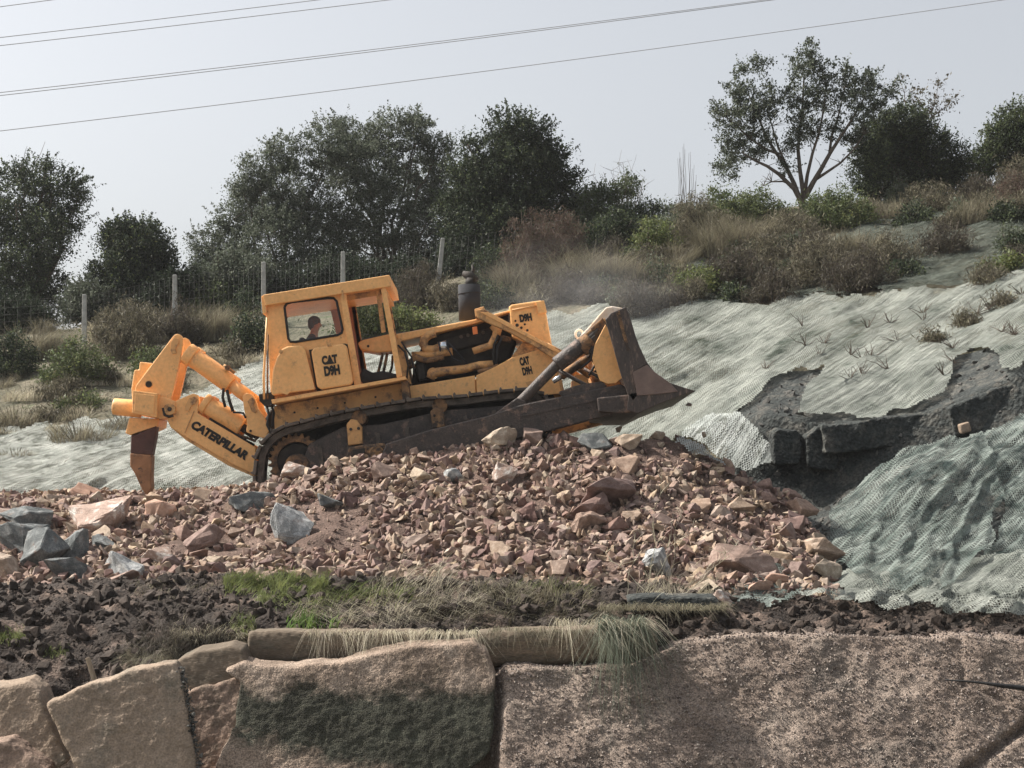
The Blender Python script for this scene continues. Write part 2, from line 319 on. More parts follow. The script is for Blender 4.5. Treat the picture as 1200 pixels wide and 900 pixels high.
def empty(name, loc):
    o = bpy.data.objects.new(name, None); COL.objects.link(o); o.location = loc; o.empty_display_size = 0.3
    ORIGIN[o] = Vector(loc); return o

def holed_plate(outer, holes, Y, depth, name, m, parent, ref=None, bevel=0.006):
    """sheet with openings: side profile with holes, pushed back by depth"""
    ref = ref or Y; L = ORIGIN[parent]
    bm = bmesh.new(); loops = []
    for lp in [outer] + holes:
        vs = []
        for a, b in lp:
            p = P(a, b, ref); vs.append(bm.verts.new((p.x - L.x, Y - L.y, p.z - L.z)))
        for i in range(len(vs)): bm.edges.new((vs[i], vs[(i+1) % len(vs)]))
        loops.append(vs)
    bmesh.ops.triangle_fill(bm, edges=bm.edges[:], use_beauty=True)
    r = bmesh.ops.extrude_face_region(bm, geom=bm.faces[:])
    for g in r['geom']:
        if isinstance(g, bmesh.types.BMVert): g.co.y += depth
    bmesh.ops.recalc_face_normals(bm, faces=bm.faces[:])
    me = bpy.data.meshes.new(name); bm.to_mesh(me); bm.free(); me.materials.append(M[m])
    o = bpy.data.objects.new(name, me); COL.objects.link(o); o.parent = parent; ORIGIN[o] = L
    if bevel:
        b = o.modifiers.new('bevel', 'BEVEL'); b.width = bevel; b.segments = 2; b.limit_method = 'ANGLE'; b.angle_limit = math.radians(40)
    return o

def fast_mesh(name, verts, quads, m, smooth=False):
    """numpy verts (N,3), faces (K,4)"""
    me = bpy.data.meshes.new(name)
    me.vertices.add(len(verts)); me.vertices.foreach_set('co', np.asarray(verts, np.float32).ravel())
    k = quads.shape[1]
    me.loops.add(quads.size); me.loops.foreach_set('vertex_index', quads.astype(np.int32).ravel())
    me.polygons.add(len(quads)); me.polygons.foreach_set('loop_start', np.arange(0, quads.size, k, dtype=np.int32))
    me.polygons.foreach_set('loop_total', np.full(len(quads), k, np.int32))
    me.update(calc_edges=True); me.validate()
    me.polygons.foreach_set('use_smooth', np.full(len(me.polygons), bool(smooth)))
    me.materials.append(M[m]); return me

def fbm(v, sc, o=5):
    return noise.fractal(Vector(v) * sc, 0.9, 2.0, o, noise_basis='PERLIN_ORIGINAL')

# ---------------------------------------------------------------- terrain sheets
def surf(name, cols, nu, nv, m, amp=0.08, sc=1.0, label=None, smooth_u=0, kind='structure', extra=None, rows=None):
    pxs = np.array([c[0] for c in cols], float)
    tab = np.array([[list(p) for p in c[1]] for c in cols], float)        # cols, rows, 2
    us = np.linspace(pxs[0], pxs[-1], nu)
    R = tab.shape[1]
    grid = np.zeros((nu, R, 2))
    for r in range(R):
        for k in range(2): grid[:, r, k] = np.interp(us, pxs, tab[:, r, k])
    if smooth_u:
        ker = np.hanning(smooth_u * 2 + 3)[1:-1]; ker /= ker.sum()
        for r in range(R):
            for k in range(2):
                a = np.pad(grid[:, r, k], smooth_u, mode='edge'); grid[:, r, k] = np.convolve(a, ker, 'valid')
    rows = rows or [nv] * (R - 1)
    t = np.concatenate([np.linspace(i, i + 1, n, endpoint=False) for i, n in enumerate(rows)] + [[R - 1]])
    NV = len(t)
    verts = np.zeros((nu, NV, 3))
    for i in range(nu):
        py = np.interp(t, range(R), grid[i, :, 0]); Y = np.interp(t, range(R), grid[i, :, 1])
        # work in x, y, z so that the sheet is an ordinary piece of ground
        verts[i, :, 0] = (us[i] - 600) * Y / F; verts[i, :, 1] = Y; verts[i, :, 2] = (600 - py) * Y / F
    out = []
    for i in range(nu):
        for j in range(NV):
            v = Vector(verts[i, j])
            d = fbm(v + Vector((3, 7, 1)), sc) * amp
            v.z += d * 0.8; v.y += fbm(v + Vector((31, 5, 9)), sc) * amp * 0.5
            if extra: v = extra(us[i], t[j], v)
            out.append(v)
    idx = np.arange(nu * NV).reshape(nu, NV)
    q = np.stack([idx[:-1, :-1], idx[1:, :-1], idx[1:, 1:], idx[:-1, 1:]], -1).reshape(-1, 4)
    me = fast_mesh(name, np.array([list(v) for v in out]), q, m, True)
    o = bpy.data.objects.new(name, me); COL.objects.link(o); tag(o, kind=kind)
    return o, BVHTree.FromPolygons(out, [tuple(int(a) for a in f) for f in q])

HX = [
 (-700, [(640,33.5),(600,34.2),(572,35.0),(500,39),(450,43),(430,45.5),(410,49),(405,70),(560,220)]),
 (0,    [(630,33.6),(595,34.1),(568,34.8),(500,39),(440,43.5),(415,46.5),(392,49.5),(390,70),(560,220)]),
 (200,  [(630,33.6),(595,34.1),(566,34.8),(490,39),(425,43),(398,46),(380,49.5),(380,70),(560,220)]),
 (400,  [(630,33.6),(590,34.1),(556,34.8),(475,38.5),(410,43),(380,46),(356,49.5),(355,70),(560,220)]),
 (600,  [(625,33.6),(575,34.1),(540,34.8),(440,38.5),(372,42.5),(340,46),(305,50),(303,70),(560,220)]),
 (700,  [(625,33.4),(560,34.0),(530,34.6),(428,38),(362,42),(320,45.5),(280,50),(280,70),(560,220)]),
 (800,  [(625,33),(555,33.6),(515,34.2),(430,37.5),(360,41),(308,45),(258,50.5),(258,70),(560,220)]),
 (860,  [(625,32.6),(572,33.0),(500,33.6),(430,37),(356,41),(300,45),(247,51),(248,70),(560,220)]),
 (895,  [(635,32.0),(580,32.5),(487,32.9),(425,36.5),(354,40.5),(298,45),(245,51.5),(247,70),(560,220)]),
 (960,  [(640,31.6),(572,32.2),(497,32.5),(420,36),(350,40),(290,45),(241,52),(242,70),(560,220)]),
 (1050, [(620,31.0),(545,31.8),(492,32.1),(420,35.5),(342,39.5),(285,45),(236,52),(240,70),(560,220)]),
 (1120, [(600,30.8),(525,31.6),(468,32.0),(410,35),(335,39),(270,45),(228,52),(230,70),(560,220)]),
 (1200, [(580,30.7),(500,31.4),(433,31.8),(390,34.5),(327,38.5),(255,45),(212,52),(215,70),(560,220)]),
 (1900, [(540,30.0),(450,31),(350,31.4),(320,34),(260,38),(180,45),(140,52),(140,70),(560,220)]),
]
hill, HB = surf('hillside', HX, 420, 0, 'hill', 0.12, 0.5, smooth_u=2, rows=[6, 10, 26, 26, 22, 22, 8, 6])
hill.data.materials.append(M['ledge'])
def paint_ledge():
    nu = 420; NV = 6+10+26+26+22+22+8+6 + 1
    mi = np.zeros((nu - 1, NV - 1), np.int32)
    us = np.linspace(-700, 1900, nu)
    for i in range(nu - 1):
        if us[i] > 850: mi[i, :38] = 1
    hill.data.polygons.foreach_set('material_index', mi.ravel())
paint_ledge()

LX = [
 (860,  [(745,22.3),(722,24),(700,26.5),(675,28.7),(660,30.4),(680,33)]),
 (900,  [(742,22.3),(715,24),(688,26.5),(655,28.7),(625,30.4),(655,33)]),
 (960,  [(740,22.3),(706,24),(668,26.5),(632,28.7),(597,30.4),(630,32.5)]),
 (1010, [(738,22.3),(704,24),(655,26.5),(606,28.7),(572,30.4),(605,32.2)]),
 (1060, [(738,22.3),(700,24),(646,26.3),(582,28.5),(541,30.4),(575,32.2)]),
 (1110, [(735,22.3),(695,24),(636,26.3),(566,28.5),(521,30.4),(550,32)]),
 (1160, [(732,22.3),(692,24),(632,26.3),(562,28.5),(506,30.4),(535,32)]),
 (1200, [(728,22.3),(688,24),(628,26.3),(556,28.5),(492,30.4),(520,32)]),
 (1900, [(700,22.3),(640,24),(580,26.3),(500,28.5),(400,30.4),(430,32)]),
]
low, LB = surf('lower_slope', LX, 200, 0, 'ledge', 0.12, 1.1, smooth_u=4, rows=[14, 18, 18, 18, 6])

def tl(px, Y=29.0):            # line of the track's underside, as ground height in picture rows at distance Y
    z = (600 - (580 - (px - 345) * 0.2094)) * 29.0 / F
    return 600 - z * F / Y
def rub(px, crest, toe=690, mid=None, e=None, f=None, cy=28.5, ty=23.6, g=None):
    mid = mid or (crest * 0.5 + toe * 0.5)
    return (px, [(toe + 60, ty - 1.3), (toe, ty), (mid, (cy + ty) / 2), (crest, cy), (e or crest + 3, cy + 0.55), (f or crest + 5, 32.4), (g or (f or crest + 5) + 50, 34.2)])
RX = [rub(-700, 600, f=588), rub(0, 592, f=581), rub(150, 590, f=580), rub(230, 584, f=579), rub(290, 576, f=576),
      rub(335, 557, e=tl(335), f=tl(335, 32.4)), rub(400, 543, e=tl(400), f=tl(400, 32.4)), rub(450, 538, e=tl(450), f=tl(450, 32.4)),
      rub(510, 531, e=tl(510), f=tl(510, 32.4)), rub(570, 521, e=tl(570)+4, f=tl(570, 32.4)+4), rub(625, 519, e=528, f=530), rub(680, 518, e=524, f=545),
      rub(730, 516, e=521, f=560, mid=600), rub(770, 511, e=518, f=575, mid=600), rub(810, 527, e=540, f=600, g=640), rub(850, 549, e=565, f=620, g=650),
      rub(900, 572, e=590, f=650, g=660, mid=635, toe=695), rub(930, 593, e=612, f=670, g=680, mid=648, toe=697, cy=28), rub(955, 625, e=640, f=680, g=700, toe=700, mid=665, cy=27.3),
      rub(975, 658, e=675, f=705, g=715, toe=700, mid=682, cy=26.5, ty=23.8), rub(995, 702, e=715, f=745, g=760, toe=712, mid=710, cy=26), rub(1100, 790, e=800, f=800, g=800, toe=770, mid=780, cy=26)]
rubble, RB = surf('rubble_ground', RX, 260, 0, 'rubble_ground', 0.13, 1.6, smooth_u=1, rows=[5, 26, 26, 6, 12, 6])

BX = [  # dark soil bank in front of the rubble
 (-700, [(690,23.6),(712,22.4),(745,21.4),(790,20.7),(830,20.2),(900,20.0)]),
 (0,    [(684,23.6),(700,22.6),(735,21.6),(785,20.9),(815,20.6),(900,20.4)]),
 (120,  [(682,23.6),(698,22.7),(735,21.6),(775,20.9),(805,20.6),(900,20.4)]),
 (220,  [(672,23.6),(690,22.8),(715,21.9),(742,21.1),(770,20.7),(900,20.5)]),
 (300,  [(676,23.6),(692,22.8),(718,22.0),(742,21.5),(760,21.3),(900,21.2)]),
 (450,  [(682,23.6),(692,22.8),(716,22.0),(738,21.5),(760,21.3),(900,21.2)]),
 (600,  [(684,23.6),(690,22.9),(712,22.0),(735,21.5),(760,21.3),(900,21.2)]),
 (760,  [(688,23.6),(692,22.9),(708,22.1),(735,21.5),(760,21.3),(900,21.2)]),
 (830,  [(700,23.6),(698,22.9),(712,22.1),(742,21.3),(770,20.9),(900,20.7)]),
 (950,  [(712,23.6),(708,22.9),(722,22.1),(744,21.3),(770,20.9),(900,20.7)]),
 (1200, [(722,23.6),(706,22.9),(722,22.1),(744,21.3),(770,20.9),(900,20.7)]),
 (1900, [(720,23.6),(706,22.9),(722,22.1),(744,21.3),(770,20.9),(900,20.7)]),
]
bank, BB = surf('soil_bank', BX, 420, 0, 'soil', 0.16, 2.6, smooth_u=2, rows=[12, 20, 20, 10, 4])

GX = [  # rough pebbly concrete face at the bottom
 (-700, [(880,20.6),(892,20.4),(960,20.1),(1100,18.6)]),
 (0,    [(870,20.6),(884,20.4),(940,20.1),(1100,18.6)]),
 (200,  [(850,20.6),(862,20.4),(920,20.1),(1100,18.6)]),
 (300,  [(790,21.0),(800,20.7),(900,20.2),(1100,18.6)]),
 (568,  [(790,21.0),(800,20.7),(900,20.2),(1100,18.6)]),
 (586,  [(777,21.0),(785,20.45),(900,19.75),(1100,18.3)]),
 (740,  [(776,21.0),(784,20.5),(900,19.8),(1100,18.3)]),
 (800,  [(742,21.6),(752,20.9),(900,19.9),(1100,18.3)]),
 (900,  [(736,21.6),(744,20.95),(900,19.9),(1100,18.3)]),
 (1200, [(742,21.5),(750,20.9),(900,19.9),(1100,18.3)]),
 (1900, [(742,21.5),(750,20.9),(900,19.9),(1100,18.3)]),
]
def grext(u, t, v):
    a = min(1.0, max(0.0, (u - 560) / 60.0))
    n = fbm(v, 2.2, 5) * 0.03 + fbm(v, 9.0, 4) * 0.012 + fbm(v + Vector((5, 5, 5)), 24.0, 3) * 0.011
    py = 600 - v.z * F / v.y                                     # a vertical joint beside the stained slab and a slanting crack
    for (ax, ay, bx, by, wd, dp) in ((583, 770, 579, 960, 6, .35), (1250, 815, 1130, 905, 5, .12), (1124, 745, 1130, 800, 3, .035), (1130, 800, 1210, 838, 3, .035)):
        dx, dy = bx - ax, by - ay; tt = max(0, min(1, ((u - ax) * dx + (py - ay) * dy) / (dx*dx + dy*dy)))
        ds = math.hypot(u - ax - dx * tt, py - ay - dy * tt) + fbm(v, 6.0, 3) * 3
        n -= dp * math.exp(-(ds / wd) ** 2)
    v.z += n * a * .4; v.y -= n * a; return v
gslope, GB = surf('gravel_slope', GX, 720, 0, 'gravel', 0.05, 1.5, smooth_u=1, rows=[4, 110, 30], extra=grext)

def ground_plane():
    me = bpy.data.meshes.new('ground'); z = -4.02
    me.from_pydata([(-400, -100, z), (400, -100, z), (400, 500, z), (-400, 500, z)], [], [(0, 1, 2, 3)])
    me.materials.append(M['hill']); o = bpy.data.objects.new('ground', me); COL.objects.link(o); tag(o, kind='structure')
ground_plane()

def hit(tree, px, py):
    d = P(px, py, 1.0).normalized()
    loc, nor, i, dist = tree.ray_cast(Vector((0, 0, 0)), d)
    if loc is None: return None, None
    return loc, (nor if nor.z > 0 or nor.y < 0 else -nor)
def hitany(trees, px, py):
    best = None
    for t in trees:
        l, n = hit(t, px, py)
        if l is not None and (best is None or l.length < best[0].length): best = (l, n)
    return best or (None, None)
ALLB = [HB, LB, RB, BB, GB]
def drop(trees, x, y):
    best = None
    for t in trees:
        l, n, i, d = t.ray_cast(Vector((x, y, 40)), Vector((0, 0, -1)))
        if l is not None and (best is None or l.z > best.z): best = l
    return best

def area_sampler(obj, seed):
    me = obj.data; n = len(me.polygons)
    ar = np.zeros(n); me.polygons.foreach_get('area', ar)
    vi = np.zeros(n * 4, np.int32); me.polygons.foreach_get('vertices', vi) if False else me.loops.foreach_get('vertex_index', vi)
    co = np.zeros(len(me.vertices) * 3); me.vertices.foreach_get('co', co); co = co.reshape(-1, 3)
    q = vi.reshape(-1, 4); g = np.random.default_rng(seed)
    def samp(k):
        f = g.choice(n, size=k, p=ar / ar.sum()); u = g.random((k, 1)); v = g.random((k, 1))
        a, b, c, d = (co[q[f, i]] for i in range(4))
        return a*(1-u)*(1-v) + b*u*(1-v) + c*u*v + d*(1-u)*v
    return samp
def topx(p):
    return 600 + p[..., 0] * F / p[..., 1], 600 - p[..., 2] * F / p[..., 1]

# ---------------------------------------------------------------- stones
def rock_verts(seed, flat=0.75, n=16):
    r = random.Random(seed); bm = bmesh.new()
    for i in range(n):
        v = Vector((r.gauss(0, 1), r.gauss(0, 1), r.gauss(0, 1))).normalized() * r.uniform(0.75, 1.0)
        v.x = max(-0.82, min(0.82, v.x)) * r.uniform(0.9, 1.1); v.y = max(-0.75, min(0.75, v.y)); v.z = max(-0.7, min(0.7, v.z)) * flat
        bm.verts.new(v)
    bmesh.ops.convex_hull(bm, input=bm.verts[:])
    for v in [v for v in bm.verts if not v.link_faces]: bm.verts.remove(v)
    bmesh.ops.recalc_face_normals(bm, faces=bm.faces[:])
    return bm
SMALL = []
for s in range(24):
    bm = rock_verts(s, (0.5, 0.7, 0.9)[s % 3], 9); bm.verts.index_update()
    SMALL.append((np.array([v.co[:] for v in bm.verts]), np.array([[v.index for v in f.verts] for f in bm.faces]))); bm.free()
ROUND = []
for s in range(14):
    bm = rock_verts(300 + s, 0.8, 20); bm.verts.index_update()
    for v in bm.verts: v.co *= 1 + 0.18 * noise.noise(v.co * 2 + Vector((s, 0, 0)))
    ROUND.append((np.array([v.co[:] for v in bm.verts]), np.array([[v.index for v in f.verts] for f in bm.faces]))); bm.free()
def rock_mesh(seed, m, n=20, flat=0.75, bev=0.07, sub=True, rough=0.05):
    bm = rock_verts(seed, flat, n)
    bmesh.ops.dissolve_limit(bm, angle_limit=0.22, verts=bm.verts[:], edges=bm.edges[:])
    bmesh.ops.bevel(bm, geom=bm.edges[:], offset=bev, segments=1, affect='EDGES', profile=0.6, clamp_overlap=True)
    if sub:
        bmesh.ops.triangulate(bm, faces=bm.faces[:])
        bmesh.ops.subdivide_edges(bm, edges=[e for e in bm.edges if e.calc_length() > 0.3], cuts=2, use_grid_fill=True)
        for v in bm.verts:
            v.co += v.co.normalized() * fbm(v.co + Vector((seed * 3.1, 0, 0)), 2.2, 4) * rough * 2
    bmesh.ops.recalc_face_normals(bm, faces=bm.faces[:])
    me = bpy.data.meshes.new('stone'); bm.to_mesh(me); bm.free(); me.materials.append(M[m])
    return me
def stuff_rocks(name, pts, sizes, m, label, cat, squash=1.0, g=None, lib=None):
    g = g or np.random.default_rng(3)
    V = []; T = []; k = 0
    for p, s in zip(pts, sizes):
        lb_ = lib or SMALL; rv, rf = lb_[g.integers(len(lb_))]
        a, b, c = g.random(3) * 6.28; 
        R = np.array(Matrix.Rotation(a, 3, 'Z') @ Matrix.Rotation(b, 3, 'X') @ Matrix.Rotation(c, 3, 'Y'))
        sc = s * (0.7 + 0.6 * g.random(3))
        vv = (rv * sc) @ R.T; vv[:, 2] *= squash
        V.append(vv + p); T.append(rf + k); k += len(rv)
    me = fast_mesh(name, np.concatenate(V), np.concatenate(T), m)
    o = bpy.data.objects.new(name, me); COL.objects.link(o); tag(o, label, cat, kind='stuff'); return o
#@@STONES
samp = area_sampler(rubble, 4)
pts = samp(70000); qx, qy = topx(pts)
keep = (qx > -150) & (qx < 1010) & (pts[:, 1] > 23.2)
# bare earth patches show between the stones on the left part
dens = np.array([0.5 + 0.9 * fbm(Vector(p) + Vector((9, 0, 0)), 0.9, 3) for p in pts])
bare = ((qx - 375)**2 / 60**2 + (qy - 618)**2 / 30**2 < 1) | ((qx - 250)**2 / 60**2 + (qy - 640)**2 / 20**2 < 1) | ((qx-745)**2/60**2 + (qy-530)**2/16**2 < 1)
dens = np.where(bare, 0.16, np.clip(dens, 0.45, 1)); keep &= rng.random(len(pts)) < dens
pts = pts[keep]; qx = qx[keep]; n = len(pts)
sz = 0.032 + 0.095 * rng.random(n) ** 1.5
sz = np.where(bare[keep], sz * 0.6, sz)
pts[:, 2] += sz * 0.35
stuff_rocks('small_rubble', pts, sz, 'stone', 'small broken reddish stones covering the heap and ground below the bulldozer', 'rubble')
# the 300 largest broken stones, one object each
protos = [rock_mesh(100 + i, 'stone', 10, 0.8, 0.025, rough=0.03) for i in range(16)]
taken = []
def place_rock(me, c, s, label, group, cat='stone', name='broken_stone', rot=None, sq=(1, 1, 1), sink=0.3):
    o = bpy.data.objects.new(name, me); COL.objects.link(o)
    o.location = c + Vector((0, 0, s * (0.5 - sink)))
    o.rotation_euler = rot or (rnd.uniform(-.5, .5), rnd.uniform(-.5, .5), rnd.uniform(0, 6.28))
    o.scale = (s * sq[0], s * sq[1], s * sq[2])
    return tag(o, label, cat, group)
# named boulders: px, py(centre), radius px, material, seed, squash, label
HERO = [
 (122, 609, 37, 'stone_w', 201, (1.0, .8, .78), 'largest ochre boulder with a whitish top, at the foot of the ripper tooth'),
 (30, 613, 26, 'stone_g', 202, (1.0, .8, .6), 'dark grey boulder topmost of the grey group at the left edge'),
 (24, 637, 28, 'stone_g', 203, (1.1, .8, .7), 'dark grey boulder cut by the left picture edge'),
 (44, 648, 27, 'stone_g', 204, (1.0, .9, .95), 'broad flat-faced blue grey boulder in front of the grey group'),
 (88, 642, 24, 'stone_g', 205, (.85, .8, 1.1), 'upright pointed dark grey boulder right of the flat-faced one'),
 (82, 672, 22, 'stone_g', 206, (1.2, .8, .6), 'low grey slab of rock lying on the dark soil below the grey group'),
 (148, 667, 24, 'stone_gw', 207, (1.0, .8, .85), 'pale pyramid-shaped grey boulder at the edge of the dark soil'),
 (123, 640, 14, 'stone_g', 208, (1.2, .8, .8), 'small blue grey stone between the upright boulder and the ochre boulder'),
 (341, 617, 27, 'stone_gw', 209, (1.0, .8, .95), 'blue grey and white boulder alone on the bare red earth'),
 (296, 593, 20, 'stone_g', 210, (1.2, .8, .7), 'dark green-grey stone just below the rear of the track'),
 (384, 589, 12, 'stone_g', 211, (1.3, .8, .7), 'small bluish stone below the cab, near the white-faced boulder'),
 (187, 656, 17, 'stone_w', 212, (1.2, .8, .8), 'cream stone right of the pale pyramid-shaped boulder'),
 (142, 629, 9, 'stone_o', 213, (1.0, .8, 1.1), 'small bright orange stone below the ochre boulder'),
 (185, 601, 17, 'stone_o', 214, (1.0, .8, .9), 'reddish block right of the ochre boulder'),
 (238, 634, 20, 'stone', 215, (1.2, .9, .7), 'flat brown stone half buried in small gravel left of the bare earth'),
 (100, 580, 14, 'stone_o', 216, (1.1, .8, .8), 'rounded orange stone on the rim beside the net, left of the ripper tooth'),
 (5, 668, 22, 'stone', 217, (1.1, .8, .8), 'pinkish stone at the left edge below the grey boulders'),
 (872, 664, 30, 'stone', 218, (1.25, .8, .75), 'largest rounded brown boulder at the lower right of the heap'),
 (958, 647, 22, 'stone', 219, (1.2, .8, .75), 'rounded pinkish boulder at the right end of the heap'),
 (772, 659, 19, 'stone_gw', 220, (1.0, .8, .9), 'grey lichened stone low on the heap behind the dry stalks'),
 (712, 584, 25, 'stone', 221, (1.3, .9, .8), 'big ochre-brown block in the middle of the heap'),
 (690, 598, 22, 'stone', 222, (1.3, .9, .6), 'sloping slab below the big ochre-brown block'),
 (585, 518, 18, 'stone', 223, (1.2, .8, .7), 'brown boulder on the ridge of the heap under the push arm'),
 (697, 521, 15, 'stone_g', 224, (1.1, .8, .9), 'dark grey block on the ridge of the heap below the blade'),
 (592, 557, 14, 'stone_w', 225, (.9, .8, 1.1), 'pale angular stone near the top left of the heap'),
 (530, 559, 10, 'stone_gw', 226, (1.0, .8, .9), 'whitish lump high on the heap under the push arm pivot'),
 (690, 615, 18, 'stone', 227, (1.0, .8, .8), 'reddish block below the sloping slab in the heap'),
 (348, 556, 16, 'stone_w', 228, (1.2, .8, .9), 'pale pink stone wedged in front of the rear sprocket'),
 (455, 552, 14, 'stone', 229, (1.2, .8, .8), 'brown stone in front of the track frame'),
 (890, 690, 12, 'stone_o', 230, (1.2, .8, .8), 'small orange stone spilled on the net at the toe of the heap'),
 (909, 683, 12, 'stone_o', 231, (1.1, .8, .8), 'tan stone next to the toe of the heap, on the dark net'),
 (848, 703, 13, 'stone_w', 232, (1.1, .8, .8), 'yellowish lichened stone at the end of the grass ridge'),
]
for px, py, r, m, sd, sq, lab in HERO:
    c, nn = hitany([RB, LB, BB, HB], px, py + r * 0.45 * sq[2])
    if c is None: print('MISS', px, py); continue
    s = r * c.y / F / 0.66
    me = rock_mesh(sd, m, 13, 0.9, 0.04)
    nm = {'stone_g': 'grey_boulder', 'stone_gw': 'grey_boulder'}.get(m, 'boulder'); sq = (sq[0], sq[1], sq[2] * 1.12)
    place_rock(me, c, s, lab, None, 'boulder' if r > 18 else 'stone', nm, (rnd.uniform(-.3, .3), rnd.uniform(-.3, .3), rnd.uniform(-.6, .6)), sq, 0.22)
    taken.append((c, s))
left_n = 300 - len(HERO); tries = 0
cand = samp(9000); cx, cy_ = topx(cand)
made = 0
for i in range(len(cand)):
    if made >= left_n: break
    p = Vector(cand[i]); px, py = cx[i], cy_[i]
    if not (-5 < px < 985) or p.y < 23.4 or p.y > 29.6: continue
    if bare[0] if False else ((px - 385)**2 / 95**2 + (py - 630)**2 / 45**2 < 1): continue
    if py < 500 or (p.y > 28.9 and 330 < px < 640): continue
    s = 0.13 + 0.15 * rnd.random() ** 2.0
    if 300 < px < 480 and py > 570: s *= 0.7
    if px > 840: s *= 1.15
    if any((p - c).length < (s + r) * 0.62 for c, r in taken): continue
    taken.append((p, s)); made += 1
    if px > 480:
        if py < 560 or px < 0: lab, gr = 'angular reddish-brown stone among the upper stones of the big heap', 'stones on the upper part of the heap'
        elif px > 800: lab, gr = 'angular pinkish stone on the right flank of the big heap', 'stones on the right flank of the heap'
        else: lab, gr = 'angular reddish-brown stone on the front of the big heap', 'stones on the front of the heap'
    elif px > 230: lab, gr = 'broken brown stone on the ground in front of the track', 'stones in front of the track'
    else: lab, gr = 'broken pink or orange stone on the ground behind and below the ripper', 'stones on the ground below the ripper'
    place_rock(protos[made % 16], p, s, lab, gr)
# stones falling from the blade
for px, py, r, lab in [(807, 475, 4.2, 'falling stone right of the blade tip, highest of the three'), (726, 503, 5.2, 'falling stone under the blade, leftmost of the three'), (824, 509, 5.0, 'falling stone right of the heap top, lowest of the three')]:
    o = place_rock(protos[int(px) % 12], P(px, py, 29.5), r * 29.5 / F / 0.8, lab, None, 'stone', 'falling_stone')
    o.location = P(px, py, 29.5)

hs_ = area_sampler(hill, 21); pts = hs_(420000); qx, qy = topx(pts)
keep = ((qx > 862) & (qx < 965) & (qy > 432) & (qy < 600) & (pts[:, 1] < 40)) | ((qx > 1110) & (qx < 1240) & (qy > 405) & (qy < 520)) | ((qx > 860) & (qy > 500) & (qy < 600) & (pts[:, 1] < 33.5))
pts = pts[keep]; sz = 0.02 + 0.11 * rng.random(len(pts)) ** 2.5
stuff_rocks('ledge_debris', pts, sz, 'stone_dark', 'dark slaty debris on and below the excavated ledge on the right', 'rubble')
ls_ = area_sampler(low, 22); pts = ls_(9000); qx, qy = topx(pts); pts = pts[(qx < 1260)]; sz = 0.02 + 0.08 * rng.random(len(pts)) ** 3
stuff_rocks('mound_debris', pts, sz, 'stone_dark', 'dark lumps on the mound under the sheer net at the lower right', 'rubble')
# clods of dark soil on the bank
sb = area_sampler(bank, 8); pts = sb(16000); qx, qy = topx(pts)
keep = (qx > -60) & (qx < 1270) & (qy < 812)
pts = pts[keep]; sz = 0.014 + 0.095 * rng.random(len(pts)) ** 5.0; pts[:, 2] += sz * 0.2
stuff_rocks('soil_clods', pts, sz, 'clod', 'dark clods of crumbled soil along the bank below the rubble', 'soil', lib=ROUND)
# pebbles in the slope
sg = area_sampler(gslope, 9); pts = sg(90000); qx, qy = topx(pts)
keep = (qx > 575) & (qx < 1290) & (qy < 960) & (qy > 740)
pts = pts[keep]; sz = 0.006 + 0.017 * rng.random(len(pts)) ** 2.6
pts[:, 1] -= sz * .3; pts[:, 2] += sz * .3
stuff_rocks('embedded_pebbles', pts, sz, 'pebble', 'small pebbles embedded in the grey-brown slope at the bottom right', 'pebbles')

